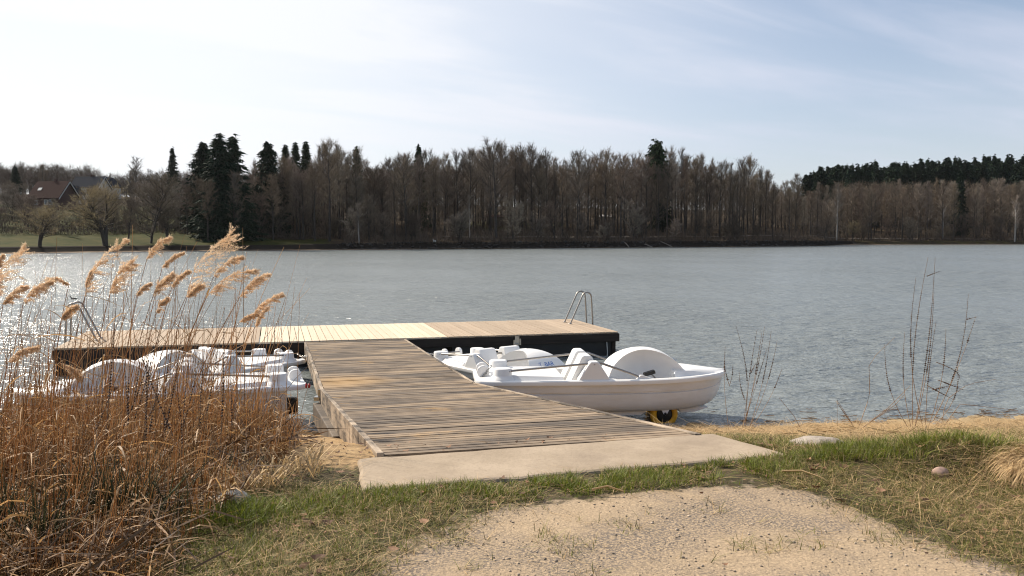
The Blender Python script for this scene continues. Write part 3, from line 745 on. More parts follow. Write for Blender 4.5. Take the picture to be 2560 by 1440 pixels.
    for word, y_off in (('T', -.20), ('BAR', -.07)):       # blue lettering wrapped round the bow side of the drum
        me = text_mesh(word, .12)
        n = len(me.vertices); co = np.empty(n * 3); me.vertices.foreach_get('co', co); co = co.reshape(-1, 3)
        ang = math.radians(150) - co[:, 1] / .60
        co2 = np.stack((cxh - .645 * np.cos(ang), y_off + co[:, 0] * .95, -.14 + .60 * np.sin(ang) ** .92 + .006), -1)
        me.vertices.foreach_set('co', co2.ravel()); me.materials.append(M['blue']); me.update()
        lo = bpy.data.objects.new('lettering', me); COL.objects.link(lo); lo.parent = ho
    # seats with leaning wedge backs
    for s_ in (-1, 1):
        y0, y1 = sorted((s_ * .10, s_ * .47))
        MB().prism([(1.36, -.14), (1.585, .345), (1.615, .365), (1.72, .365), (1.745, .345), (1.90, .02), (2.12, .0), (2.17, -.03), (2.19, -.14)], y0, y1).build('seat', M['boat'], t, bevel=.022)
        y0, y1 = sorted((s_ * .49, s_ * .665))
        MB().prism([(1.50, .015), (1.665, .27), (1.69, .30), (1.80, .30), (1.825, .27), (1.99, .015)], y0, y1).build('rail_support', M['boat'], t, bevel=.016)
        MB().prism([(2.38, .02), (2.44, .085), (2.47, .085), (2.66, .02)], s_ * .60 - .03, s_ * .60 + .03).build('rail_foot', M['boat'], t, bevel=.008)
        MB().tube([(.50, s_ * .50, .155), (1.0, s_ * .53, .20), (1.68, s_ * .575, .262)], .017, 8).build('handrail', M['rail_steel'], t)
        MB().tube([(1.78, s_ * .575, .272), (1.86, s_ * .58, .268), (1.95, s_ * .585, .235), (2.30, s_ * .60, .110), (2.40, s_ * .60, .07), (2.45, s_ * .60, .045)], .017, 8).build('handrail', M['rail_steel'], t)
        MB().lathe([(.20, .02), (.185, .05), (.150, .075), (.142, .095), (.140, .175), (.128, .19), (0, .195)], (.40, s_ * .44, 0), seg=24).build('bollard', M['boat'], t, sharp=40)
        MB().prism(rounded(.13, .10, .19, .19, .085), s_ * .17 - .03, s_ * .17 + .03).build('stern_bracket', M['boat'], t, bevel=.012)
        for bx, by, bz in ((1.745, s_ * .668, .262), (.50, s_ * .54, .155)):
            MB().lathe([(0, -.004), (.011, -.004), (.011, .004), (0, .004)], (bx, by, bz), 'y', 10).build('bolt', M['steel'], t)
        # pedals beside the drum
        p = MB().box((2.64, s_ * .36, .075), (.17, .11, .05), ax=[(.96, 0, .28), (0, 1, 0), (-.28, 0, .96)]).build('pedal', M['black'], t, bevel=.006)
        MB().tube([(2.66, s_ * .30, .07), (2.74, s_ * .29, .0), (2.80, s_ * .2, -.08)], .011, 6).build('crank', M['rail_steel'], p)
        # wheel under the bilge
        w = thing('wheel', None, None, (2.86 + .10 * (s_ > 0), s_ * .40, -.545)); w.parent = t
        MB().lathe([(.125, -.05), (.165, -.065), (.20, -.05), (.218, 0), (.20, .05), (.165, .065), (.125, .05)], (0, 0, 0), 'y', 28, close=True).build('tyre', M['yellow'], w)
        MB().lathe([(0, -.055), (.10, -.05), (.128, -.03), (.128, .03), (.10, .05), (0, .055)], (0, 0, 0), 'y', 24).build('hub', M['black'], w)
        MB().prism([(-.10, .16), (-.09, .13), (-.025, .012), (.0, -.005), (.025, .012), (.09, .13), (.10, .16)], s_ * .085 - .01, s_ * .085 + .01).build('axle_bracket', M['boat'], w, bevel=.003)
        MB().lathe([(0, -.012), (.02, -.012), (.02, .012), (0, .012)], (0, s_ * .09, .02), 'y', 12).build('axle_bolt', M['black'], w)
    MB().prism([(.6, -.49), (.65, -.545), (2.50, -.555), (2.60, -.49)], -.42, .42).prism([(3.10, -.48), (3.14, -.545), (3.36, -.535), (3.58, -.47), (3.3, -.44)], -.34, .34).build('keel_skid', M['boat'], t, bevel=.006)
    MB().tube([(1.66, -.12, .25), (1.66, .12, .25)], .018, 8).build('seat_tube', M['rail_steel'], t)
    MB().tube([(.20, -.14, .12), (.20, .14, .12)], .014, 8).build('tow_pin', M['rail_steel'], t)
    MB().lathe([(0, .0), (.10, .0), (.12, .03), (.12, .2), (.10, .24), (0, .24)], (.20, .0, -.50), seg=18).build('rudder_drum', M['black'], t, bevel=0)
    return t
boat0 = make_boat()
def place_boat(o, S, deg, z, label, roll=0):
    o.location = (S[0], S[1], z); o.rotation_euler = (math.radians(roll), 0, math.radians(deg)); o['label'] = label; o['group'] = 'white pedal boats beside the gangway'
    return o
boats = [boat0] + [copy_tree(boat0) for _ in range(3)]
place_boat(boats[0], (-.58, 13.48), 5, .67, 'white pedal boat beached side-on in full view with a yellow tyre under its hull')
place_boat(boats[1], (-1.30, 17.95), -52, .36, 'white pedal boat floating at an angle between the beached boat and the dark platform side')
place_boat(boats[2], (-3.18, 13.40), 198, .63, 'white pedal boat lying side-on behind the reed stems, bow away from the gangway')
place_boat(boats[3], (-4.50, 17.78), 232, .36, 'white pedal boat floating at an angle between the platform and the reed-screened boat')

def chain(name, label, a, b_, sag, n):
    mb = MB(); a, b_ = np.array(a, float), np.array(b_, float)
    for k in range(n):
        f = (k + .5) / n; p = a + (b_ - a) * f - np.array((0, 0, sag * 4 * f * (1 - f)))
        th = np.linspace(0, 2 * math.pi, 9)[:-1]; u = (b_ - a) / np.linalg.norm(b_ - a); w = np.cross(u, (0, 0, 1.)); w /= np.linalg.norm(w); w2 = np.cross(u, w)
        w = w if k % 2 else w2
        loop = [p + u * .030 * math.cos(q) + w * .016 * math.sin(q) for q in th]; loop.append(loop[0])
        mb.tube(loop, .0055, 5, cap=False)
    return tag(mb.build(name, M['steel']), label, 'chain')
chain('mooring_chain', 'steel chain hanging from the stern of the beached boat to the gangway edge', (-.32, 13.32, .86), (-.62, 13.18, .60), .05, 16)
chain('mooring_chain', 'steel chain tying the angled boat near the beached one to the gangway', (-1.32, 17.55, .50), (-1.75, 17.5, .52), .04, 10)
chain('mooring_chain', 'steel chain tying the angled boat on the reed side to the gangway', (-4.25, 17.45, .50), (-3.95, 17.1, .52), .05, 10)
fb = MB().ball((0, 0, 0), (.03, .04, .05), 12, 8).lathe([(.012, -.05), (.02, -.03), (.02, .03), (.012, .05)], (-.06, 0, 0), seg=8)
fb_o = tag(fb.build('fender_buoy', M['red'], loc=(-2.93, 12.70, .66)), 'small red fender at the stern corner of the reed-screened boat', 'fender')
db_ = MB(); db_.ball((0, 0, .06), (.20, .09, .085), 14, 9); db_.tube([(-.14, 0, .09), (-.20, 0, .18), (-.22, 0, .24)], [.045, .032, .03], 8); db_.ball((-.235, 0, .26), (.055, .038, .04), 10, 7); db_.tube([(-.275, 0, .255), (-.35, 0, .245)], [.016, .006], 6); db_.tube([(.16, 0, .08), (.30, 0, .10)], [.05, .012], 6)
dk = at(184, 748, 0)
wbd = tag(db_.build('waterbird', M['duck'], loc=(dk[0], dk[1], -.02)), 'small dark waterbird swimming alone beyond the far ladder', 'bird')
wbd.scale = (.6, .6, .6); fb_o.scale = (.7, .7, .7)
# ------------------------------------------------------------------ trees of the far shore
def bare_meshes(name, H, cb, R, nl, seed, twigs, mats, tl=1.0, fork=1, lean=0., tr=None, up=.45, tw=.035, shape=.6):
    """trunk mesh (trunk and limbs) and crown mesh (fine twigs) of a leafless tree"""
    global rng
    rng = np.random.default_rng(seed); mb, cm = MB(), MB()
    tr = tr or H * .011 + .05
    segs, wts = [], []
    for q in range(fork):
        a = rng.uniform(0, 6.28); sp = (0 if fork == 1 else R * .55)
        n = 8; tt = np.linspace(0, 1, n)
        tp = np.stack((lean * H * tt ** 1.5 + sp * math.cos(a) * tt ** 1.3 + .018 * H * np.cumsum(rng.normal(0, .35, n)) * tt, sp * math.sin(a) * tt ** 1.3 + .018 * H * np.cumsum(rng.normal(0, .35, n)) * tt, H * tt * (1 if q == 0 else rng.uniform(.8, .97))), -1)
        tp[0, 2] = -.5
        rad = tr * (1 - tt) ** .8 / (1 if fork == 1 else 1.25) + .012
        mb.tube(tp, rad, 6, cap=False)
        for k in range(nl):
            f = cb + (1 - cb) * ((k + rng.random()) / nl) ** .85
            base = np.array([np.interp(f, tt, tp[:, c]) for c in range(3)])
            ang = rng.uniform(0, 6.28); prof = math.sin(math.pi * min(1, (f - cb) / (1 - cb) * .82 + .12)) ** shape
            ln = R * prof * rng.uniform(.65, 1.1) + .4
            el = up + .55 * (f - cb) / (1 - cb) + rng.normal(0, .12)
            d = np.array((math.cos(ang) * math.cos(el), math.sin(ang) * math.cos(el), math.sin(el)))
            s = np.linspace(0, 1, 5)[:, None]
            lp = base + d * ln * s + np.array((0, 0, .18 * ln)) * s ** 2 + rng.normal(0, .03 * ln, (5, 3)) * s
            r0 = max(.015, tr * .42 * (1 - f) + .02)
            mb.tube(lp, np.linspace(r0, .010, 5), 3, cap=False)
            for q2 in range(5):
                f2 = rng.uniform(.25, 1); b2 = lp[0] + (lp[-1] - lp[0]) * f2
                d2 = d + rng.normal(0, .55, 3) + np.array((0, 0, .35)); d2 /= np.linalg.norm(d2)
                l2 = ln * rng.uniform(.25, .5) + .25
                segs.append((b2, b2 + d2 * l2)); wts.append(l2)
            segs.append((lp[1], lp[-1])); wts.append(ln)
        segs.append((tp[5], tp[-1])); wts.append(R * .8)
    A = np.array([s[0] for s in segs]); B = np.array([s[1] for s in segs])
    mb.slivers(A, B, .045)
    w = np.array(wts); idx = rng.choice(len(segs), twigs, p=w / w.sum())
    f = rng.random(twigs)[:, None]; p = A[idx] + (B[idx] - A[idx]) * f
    d = (B - A)[idx]; d /= np.linalg.norm(d, axis=1)[:, None]
    d = d * .7 + rng.normal(0, .55, (twigs, 3)) + np.array((0, 0, .25)); d /= np.linalg.norm(d, axis=1)[:, None]
    cm.slivers(p, p + d * (rng.uniform(.35, 1.15, twigs) * tl)[:, None], tw)
    return mb.mesh(name + '_trunk', mats[0]), cm.mesh(name + '_crown', mats[1])
def conifer_meshes(name, H, R, seed, mats, cb=.06, dens=1.0, droop=.35, ragged=.25, shape=.85):
    global rng
    rng = np.random.default_rng(seed); mb, cm = MB(), MB()
    tt = np.linspace(0, 1, 7); mb.tube(np.stack((0 * tt, 0 * tt, H * tt - .4 * (tt == 0)), -1), .014 * H * (1 - tt) + .015, 6, cap=False)
    zs = np.linspace(cb, .985, int(34 * dens)); P, Q, W = [], [], []
    for f in zs:
        nb = int(9 * dens) + 2; L0 = R * (1 - f) ** shape + .12
        for k in range(nb):
            a = rng.uniform(0, 6.28); L = L0 * (1 + rng.normal(0, ragged)); L = max(.15, min(L, 1.5 * L0)); z = f * H + rng.normal(0, .5)
            dr = droop * (1.1 - f)
            n = max(4, int(5 + L * 3.2)); u = np.sort(rng.random(n)) ** .8
            x = L * u; zz_ = z - dr * L * u + .30 * dr * L * u ** 3
            c, s = math.cos(a), math.sin(a)
            side = rng.normal(0, .16 * L0 + .08, n) * u
            pts = np.stack((c * x - s * side, s * x + c * side, zz_ + rng.normal(0, .06, n)), -1)
            dv = np.stack((c + rng.normal(0, .5, n), s + rng.normal(0, .5, n), rng.normal(-.75, .4, n)), -1)
            P.append(pts); Q.append(pts + dv * (.22 + .10 * R)); W.append(np.full(n, .15 + .05 * R))
    top = np.array([(0, 0, H * .97)] * 6); P.append(top); Q.append(top + np.stack((rng.normal(0, .1, 6), rng.normal(0, .1, 6), np.full(6, .05 * H)), -1)); W.append(np.full(6, .09))
    cm.slivers(np.vstack(P), np.vstack(Q), np.concatenate(W))
    return mb.mesh(name + '_trunk', mats[0]), cm.mesh(name + '_crown', mats[1])

B, BM, T1, T2, T3, T4 = M['bark'], M['bark_mid'], M['twig'], M['twig_red'], M['twig_grey'], M['twig_bud']
KIND = {}
for k in range(5): KIND['tall%d' % k] = (20, bare_meshes('tall%d' % k, 20, (.26, .34, .40, .22, .36)[k], (3.9, 3.4, 3.0, 4.4, 2.8)[k], 40, 100 + k, 5200, (B, (T1, T2, T3, T1, T2)[k]), tl=1.15, up=.55))
for k in range(3): KIND['slim%d' % k] = (20, bare_meshes('slim%d' % k, 20, .25, (2.1, 2.4, 1.9)[k], 38, 200 + k, 3600, ((BM, M['birch'], BM)[k], (T3, T3, T2)[k]), tl=1.0, up=.75))
for k in range(3): KIND['bushy%d' % k] = (10, bare_meshes('bushy%d' % k, 10, .10, (2.9, 3.4, 2.6)[k], 30, 300 + k, 4600, (B, (T1, T2, T3)[k]), fork=2, tl=.95, up=.5))
for k in range(3): KIND['spread%d' % k] = (10, bare_meshes('spread%d' % k, 10, (.28, .24, .30)[k], (4.6, 4.0, 3.4)[k], 24, 400 + k, 4200, (B, (T4, T4, T1)[k]), fork=(2, 3, 2)[k], tl=1.0, up=.30, tr=.42, tw=.05))
for k in range(4): KIND['fir%d' % k] = (20, conifer_meshes('fir%d' % k, 20, (3.6, 3.0, 4.2, 2.6)[k], 500 + k, (B, M['needle'] if k < 3 else M['needle_light']), dens=1.5, droop=(.35, .45, .3, .4)[k], ragged=(.34, .38, .42, .3)[k], shape=(.75, .85, .6, .9)[k]))
KIND['pine'] = (20, conifer_meshes('pine', 20, 4.2, 520, (BM, M['needle_light']), cb=.62, dens=.9, droop=-.12, ragged=.45, shape=.35))
rng = np.random.default_rng(21)

def tree(kind, px, s, row=None, h=None, wide=1.0, name='bare_tree', label='', cat='tree', group=None, rz=None):
    H0, (tm, cm) = KIND[kind]
    p = far_pt(np.array(float(px)), np.array(float(s))); d = p[1]
    if h is None: h = (HC + (590 - row) * d / FPX) - p[2]
    if row is not None and kind[:3] not in ('fir', 'pin'): h -= 2.2
    h = max(1.5, h); k = h / H0
    o = thing(name, label, cat, p, rng.uniform(0, 6.28) if rz is None else rz, group)
    o.scale = (k ** .6 * wide if wide else k, k ** .6 * wide, k) if k < .75 or k > 1.3 else (k * wide, k * wide, k)
    for nm, me in (('trunk', tm), ('crown', cm)):
        c = bpy.data.objects.new(nm, me); COL.objects.link(c); c.parent = o
    return o
tall = ['tall%d' % k for k in range(5)]; slim = ['slim0', 'slim2']; bushy = ['bushy%d' % k for k in range(3)]; firs = ['fir%d' % k for k in range(4)]
sky_mid = lambda px: 14 * (fbm(np.asarray(px) / 55., np.asarray(px) * 0 + 2, 51) - .5) + 14 * (fbm(np.asarray(px) / 18., np.asarray(px) * 0 + 5, 53) - .5) + np.interp(px, [430, 520, 600, 680, 740, 800, 830, 870, 920, 980, 1060, 1150, 1240, 1300, 1380, 1450, 1520, 1600, 1700, 1760, 1830, 1890, 1930, 1980, 2060, 2110], [420, 415, 405, 395, 385, 365, 350, 365, 385, 376, 368, 366, 350, 362, 364, 376, 370, 372, 370, 380, 384, 400, 425, 445, 455, 470])

# --- single trees that stand out
def one(*a, **k): return tree(*a, **k)
one('spread0', 100, 3.6, row=500, wide=1.25, label='stout leaning waterside tree with yellowish buds on the grass, nearest the edge of the view', group='budding trees on the grassy shore')
one('spread1', 265, 4.2, row=455, wide=1.45, label='broadest budding tree with a forked dark trunk on the grassy shore', group='budding trees on the grassy shore')
one('spread2', 322, 5.0, row=478, wide=.62, label='slender dark tree close beside the broad budding tree on the grassy shore')
one('tall2', 137, 22, row=475, wide=.9, label='thin bare tree casting a long shadow on the grass before the red roofed house')
one('bushy1', 378, 7, row=432, wide=1.5, label='dense bare tree with several stems on the grass, left of the dark fir clump')
one('spread2', 420, 8, row=500, wide=.9, label='low crooked tree with bent limbs on the grass below the dark fir clump')
one('bushy0', 45, 62, row=446, wide=1.25, label='round brown leafless tree beside the red roofed house')
one('bushy2', 395, 40, row=432, wide=1.5, label='round grey-brown tree on the slope behind the dense shore tree')
one('fir1', 437, 110, row=374, wide=1.0, name='fir_tree', label='lone slim fir with a pointed top on the hillside skyline', cat='fir')
one('tall3', 345, 120, row=386, wide=1.0, label='round topped bare tree alone on the hillside skyline, left of the lone slim fir')
one('fir2', 512, 24, row=364, wide=1.0, name='fir_tree', label='ragged dark fir with one bare side, left of the twin tall firs', cat='fir')
one('fir0', 553, 12, row=346, wide=1.35, name='fir_tree', label='tallest dark fir of the clump, with a ragged tip, left one of the twin firs', cat='fir')
one('fir1', 588, 13, row=348, wide=1.4, name='fir_tree', label='smooth dense dark fir, right one of the twin tall firs', cat='fir')
one('fir0', 566, 14, row=395, wide=1.7, name='fir_tree', label='broad low dark fir filling the base of the twin tall firs', cat='fir')
one('fir2', 673, 20, row=362, wide=.9, name='fir_tree', label='dark fir standing apart among brown trees, between the twin firs and the three small firs', cat='fir')
for px, r in ((718, 368), (742, 362), (768, 360)): one('fir3', px, 45, row=r, wide=1.15, name='fir_tree', label='small fir tip in the row of three on the skyline', cat='fir', group='row of three small firs')
one('fir3', 893, 30, row=372, wide=1.0, name='fir_tree', label='brownish conifer with a rounded cone top at the paler gap in the wood', cat='fir')
one('fir3', 1048, 30, row=366, wide=.9, name='fir_tree', label='brown conifer with a dark point just topping the middle of the wood', cat='fir')
one('pine', 1640, 16, row=358, wide=.6, name='pine_tree', label='green topped pine rising above the bare crowns of the wood', cat='pine')
one('fir2', 1645, 30, row=366, wide=.6, name='fir_tree', label='dark fir crowding behind the green topped pine', cat='fir')
one('tall0', 1240, 6, row=353, wide=1.35, label='tall thick-trunked bare tree in front of the wood, highest crown of the middle shore')
one('tall3', 1015, 7, row=385, wide=1.2, label='big forked bare tree at the front of the wood, below the brown conifer point')
one('slim1', 898, 3.6, row=505, wide=.9, label='small white stemmed birch alone at the waterline in front of the wood', cat='birch')
one('slim1', 1175, 9, row=470, wide=.7, label='pale birch stem slanting inside the dark wood, left of the thick-trunked tree', cat='birch', rz=.6)
one('tall1', 825, 9, row=345, wide=1.1, label='high airy pale-twigged tree at the left shoulder of the wood')
one('slim0', 850, 14, row=352, wide=1.1, label='second airy pale-twigged tree beside the highest one at the left shoulder of the wood')
one('fir1', 2395, 22, row=432, wide=.9, name='fir_tree', label='deep green fir reaching down between bare trees on the distant right shore', cat='fir')
one('slim1', 2090, 6, row=450, wide=1.0, label='white birch just past the wooded point on the distant shore', cat='birch')
one('slim1', 2355, 12, row=445, wide=1.1, label='white birch with a loose crown left of the deep green fir', cat='birch')
one('slim1', 2535, 4, row=480, wide=1.0, label='leaning white birch close to the water at the right edge of the distant shore', cat='birch')
one('spread1', 2130, 5, row=545, wide=.8, label='low yellowish waterside tree right of the wooded point')
# --- hillside wood behind the houses
for k, px in enumerate(np.linspace(-20, 470, 46)):
    r = np.interp(px, [-20, 60, 230, 260, 290, 330, 470], [398, 400, 404, 424, 426, 412, 420]) + rng.uniform(-4, 22)
    one(random.choice(tall + slim), px + rng.uniform(-6, 6), 125 + rng.uniform(0, 30), row=r, wide=.85, label='bare hazy tree in the hillside wood behind the houses', group='bare trees on the hillside skyline')
one('fir0', 45, 112, row=418, wide=.9, name='fir_tree', label='blurred dark fir in the hillside wood above the round brown tree', cat='fir')
for k in range(48):
    px = rng.uniform(-15, 520); s = rng.uniform(26, 95)
    if 70 < px < 300 and s > 52: s = rng.uniform(26, 48)
    if 90 < px < 200 and s > 30: continue
    one(random.choice(bushy), px, s, h=rng.uniform(3, 6.5), wide=1.2, name='bare_bush', cat='bush', label='bare rounded bush or garden tree on the slope below the houses', group='bushes on the house slope')
# --- the middle wood
n_mid = 0
for k in range(172):
    px = 470 + (2075 - 470) * (k + rng.random()) / 172; s = float(np.clip(rng.gamma(2.0, 11) + 6, 6, 55))
    top = sky_mid(px); r = top + abs(rng.normal(0, 1)) * 20 + (-2 if s > 15 else 12)
    if px < 640 and r < 400: r = rng.uniform(415, 450)
    kd = random.choice(tall * 2 + slim)
    if px > 1680: kd = random.choice(['slim0', 'slim2', 'tall1', 'tall4'])
    one(kd, px, s, row=r, wide=1.0, label='tall bare tree inside the brown wood on the middle of the far shore', group='bare trees of the middle wood')
for k in range(34):
    px = rng.uniform(600, 2070); one(random.choice(bushy), px, rng.uniform(4.5, 9) + (9 if px < 870 else 0), h=rng.uniform(3, 9), wide=1.1, name='bare_bush', cat='bush', label='bare brown waterside bush at the foot of the middle wood', group='waterside bushes of the middle wood')
# --- the right hand wood with its dark firs behind
for k in range(44):
    px = 2080 + 500 * (k + rng.random()) / 44; s = rng.uniform(6, 40)
    r = np.interp(px, [2080, 2130, 2250, 2400, 2560], [462, 448, 440, 442, 440]) + abs(rng.normal(0, 1)) * 22
    one(random.choice(tall + slim + slim), px, s, row=r, wide=1.05, label='bare tree of the brown wood on the distant right shore', group='bare trees of the right-hand wood')
for k in range(20):
    one(random.choice(bushy), rng.uniform(2090, 2580), rng.uniform(5, 14), h=rng.uniform(3, 8), wide=1.2, name='bare_bush', cat='bush', label='bare brown bush at the foot of the distant right-hand wood', group='bushes of the right-hand wood')
for k in range(84):
    f = (k + rng.random()) / 84; px = 2010 + 570 * f
    r = np.interp(px, [2010, 2060, 2150, 2300, 2450, 2560], [434, 424, 414, 408, 402, 398]) + rng.uniform(-8, 14)
    one(random.choice(firs[:3]), px, rng.uniform(70, 120), row=r, wide=1.0, name='fir_tree', cat='fir', label='dark fir in the evergreen band above the bare right-hand wood', group='firs of the evergreen band')
one('tall4', 1990, 60, row=428, wide=1.2, label='lone rounded bare crown in the dip between the wood and the evergreen band')

# --- the wood's depths: one mass
def mass(name, n, pxr, sr, rowf, seed, mats, label):
    global rng
    keep = rng; rng = np.random.default_rng(seed); mb = MB()
    for k in range(n):
        px = pxr[0] + (pxr[1] - pxr[0]) * (k + rng.random()) / n; s = rng.uniform(*sr)
        p = far_pt(np.array(px), np.array(s)); zt = HC + (590 - rowf(px) - abs(rng.normal(0, 1)) * 20) * p[1] / FPX
        H = max(3, zt - p[2]); R = rng.uniform(1.8, 3.6)
        mb.tube([p - (0, 0, .5), p + (rng.normal(0, .3), 0, H * .5), p + (rng.normal(0, .5), 0, H)], [.16, .11, .02], 4, cap=False, mi=0)
        m_ = 640; f = rng.beta(1.6, 1.3, m_) * .9 + .1; a = rng.uniform(0, 6.28, m_); rr = R * np.sqrt(rng.random(m_)) * np.sin(np.pi * np.clip(f * .8 + .15, 0, 1)) ** .6
        q = np.stack((p[0] + rr * np.cos(a), p[1] + rr * np.sin(a), p[2] + f * H), -1)
        d = np.stack((np.cos(a) * .5, np.sin(a) * .5, np.full(m_, .7)), -1) + rng.normal(0, .45, (m_, 3))
        mb.slivers(q, q + d * rng.uniform(.7, 1.9, m_)[:, None], .07, mi=1)
    o = mb.build(name, mats); rng = keep
    return tag(o, label, 'wood', kind='stuff')
mass('woodland', 420, (520, 2080), (20, 85), lambda p: sky_mid(p) + 42, 61, [B, T1], 'brown leafless wood massed behind the front trees of the far shore')
mass('woodland', 110, (2080, 2620), (18, 70), lambda p: 455, 62, [B, T2], 'brown leafless wood massed on the distant right shore')
mass('woodland', 120, (-60, 560), (128, 175), lambda p: np.interp(p, [-60, 230, 260, 470], [412, 416, 434, 430]), 63, [B, T1], 'hazy leafless wood massed along the hilltop behind the houses')
def scrub(name, n, pxr, sr, seed, label, hmax, mt):
    global rng
    keep = rng; rng = np.random.default_rng(seed); mb = MB()
    px = rng.uniform(*pxr, n); s = sr[0] + (sr[1] - sr[0]) * rng.random(n) ** 1.5
    p = far_pt(px, s); clump = fbm(px / 14., s / 3., 77)
    h = hmax * clump ** 2 * rng.random(n) * 1.6
    d = rng.normal(0, .35, (n, 3)) + np.array((0, 0, 1.)); p[:, 2] += h * .5 - .1
    mb.slivers(p, p + d * (h * .5 + .35)[:, None], .09)
    o = mb.build(name, mt); rng = keep
    return tag(o, label, 'undergrowth', kind='stuff')
scrub('undergrowth', 38000, (860, 2085), (2.8, 40), 71, 'brown brushwood and bramble along the foot of the middle wood', 3.4, M['shrub'])
scrub('undergrowth', 6000, (560, 860), (13, 40), 74, 'brown brushwood behind the ochre shore strip below the firs', 3.4, M['shrub'])
scrub('undergrowth', 9000, (2085, 2600), (5, 24), 72, 'brown brushwood along the foot of the distant right-hand wood', 3.4, M['shrub'])
scrub('undergrowth', 12000, (-60, 660), (20, 60), 73, 'brown scrub and hedges on the slope behind the grassy shore', 4.0, M['shrub'])

# --- houses
def house(name, label, px, s, w, dpt, wall_h, roof_h, rz, wall_m, roof_m, wins, sky_l=False, chim=False, dz=0):
    p = far_pt(np.array(float(px)), np.array(float(s)))
    t = thing(name, label, 'house', (p[0], p[1], p[2] + dz), rz)
    MB().box((0, 0, wall_h / 2 - .5), (w, dpt, wall_h + 1)).prism([(-dpt / 2, wall_h), (dpt / 2, wall_h), (0, wall_h + roof_h - .15)], -w / 2, w / 2, plane='yz').build('wall', wall_m, t)
    ov = .5; sl = roof_h / (dpt / 2); r = MB()
    for s_ in (-1, 1):
        r.prism([(0, wall_h + roof_h), (s_ * (dpt / 2 + ov), wall_h - ov * sl), (s_ * (dpt / 2 + ov), wall_h - ov * sl + .18), (0, wall_h + roof_h + .18)][::s_], -w / 2 - ov, w / 2 + ov, plane='yz')
    ro = r.build('roof', roof_m, t)
    for s_ in (-1, 1):
        v = MB()
        for q in (-1, 1): v.prism([(0, wall_h + roof_h - .22), (q * (dpt / 2 + ov), wall_h - ov * sl - .22), (q * (dpt / 2 + ov), wall_h - ov * sl - .02), (0, wall_h + roof_h - .02)][::q], s_ * (w / 2 + ov + .02) - .03, s_ * (w / 2 + ov + .02) + .03, plane='yz')
        v.build('verge_board', M['white_paint'], ro)
    if chim: MB().box((w * .05, .2, wall_h + roof_h + .2), (.6, .6, 1.0)).build('chimney', M['brick'], ro)
    if sky_l:
        f = .55; MB().box((-w * .28, -dpt / 2 * f, wall_h + roof_h * (1 - f) + .22), (1.0, .9, .12), ax=[(1, 0, 0), (0, math.cos(math.atan(sl)), math.sin(math.atan(sl))), (0, -math.sin(math.atan(sl)), math.cos(math.atan(sl)))]).build('skylight', M['plaster'], ro)
    for x, z, ww, wh in wins:
        f = MB().box((x, -dpt / 2 - .03, z), (ww, .08, wh)).build('window', M['white_paint'], t)
        MB().box((x, -dpt / 2 - .08, z), (ww * .8, .05, wh * .82)).build('pane', M['window'], f)
    return t
house('house', 'red-brown house with a steep tiled roof and a skylight on the slope', 140, 74, 8.4, 7.0, 2.5, 3.8, -.22, M['brick'], M['roof_red'], [(-2.6, 1.1, 1.5, 1.2), (.6, 1.1, 1.0, 1.3), (1.9, 1.1, 1.0, 1.3)], True, True, dz=.2)
house('house', 'pale walled house half hidden behind the red-brown house', 184, 88, 3.6, 4.6, 2.6, 2.0, 1.2, M['plaster'], M['roof_dark'], [(-.9, 1.5, .7, 1.0), (.9, 1.5, .7, 1.0)])
house('house', 'dark blue roofed house with a white gable higher up the slope', 232, 104, 8.0, 7.0, 3.2, 3.0, -.1, M['plaster'], M['roof_dark'], [(-2, 1.6, 1.1, 1.2), (2, 1.6, 1.1, 1.2)], chim=True)
house('house', 'smaller dark roofed house right beside the blue roofed one on the slope', 272, 108, 4.6, 6.0, 3.4, 2.6, 1.3, M['plaster'], M['roof_dark'], [(0, 1.6, 1.0, 1.2)])
for px, s, w, lab, rm in ((1515, 46, 3.4, 'small hut with a sunlit pale roof deep in the wood, below the pine', M['white_paint']), (1252, 40, 7.0, 'long low hut with a dull pink roof behind the thick-trunked tree', M['roof_red']), (893, 40, 4.5, 'low hut glimpsed behind the small birch in the wood', M['roof_red'])):
    p = far_pt(np.array(float(px)), np.array(float(s)))
    t = thing('hut', lab, 'hut', p, -.1)
    MB().box((0, 0, 1.0), (w, 3, 2.6)).build('wall', M['fence_wood'], t)
    MB().prism([(-1.9, 2.32), (1.9, 2.9), (1.9, 3.02), (-1.9, 2.44)], -w / 2 - .3, w / 2 + .3, plane='yz').build('roof', rm, t)
# garden fence at the top of the grass
fp = np.linspace(150, 520, 75); ft = far_pt(fp, np.full(75, 27.0))
fe = thing('garden_fence', 'brown wooden fence along the top of the grassy shore', 'fence', ft[37])
mb = MB()
for a, b_ in zip(ft[:-1], ft[1:]):
    for z in (.35, .9): mb.box((a + b_) / 2 - ft[37] + (0, 0, z), (np.linalg.norm(b_ - a), .05, .12), ax=[(b_ - a) / np.linalg.norm(b_ - a), np.cross((0, 0, 1), (b_ - a) / np.linalg.norm(b_ - a)), (0, 0, 1)])
mb.build('rail', M['fence_wood'], fe)
for p in ft[::2]: MB().box(p - ft[37] + (0, 0, .4), (.12, .12, 1.5)).build('post', M['fence_wood'], fe)
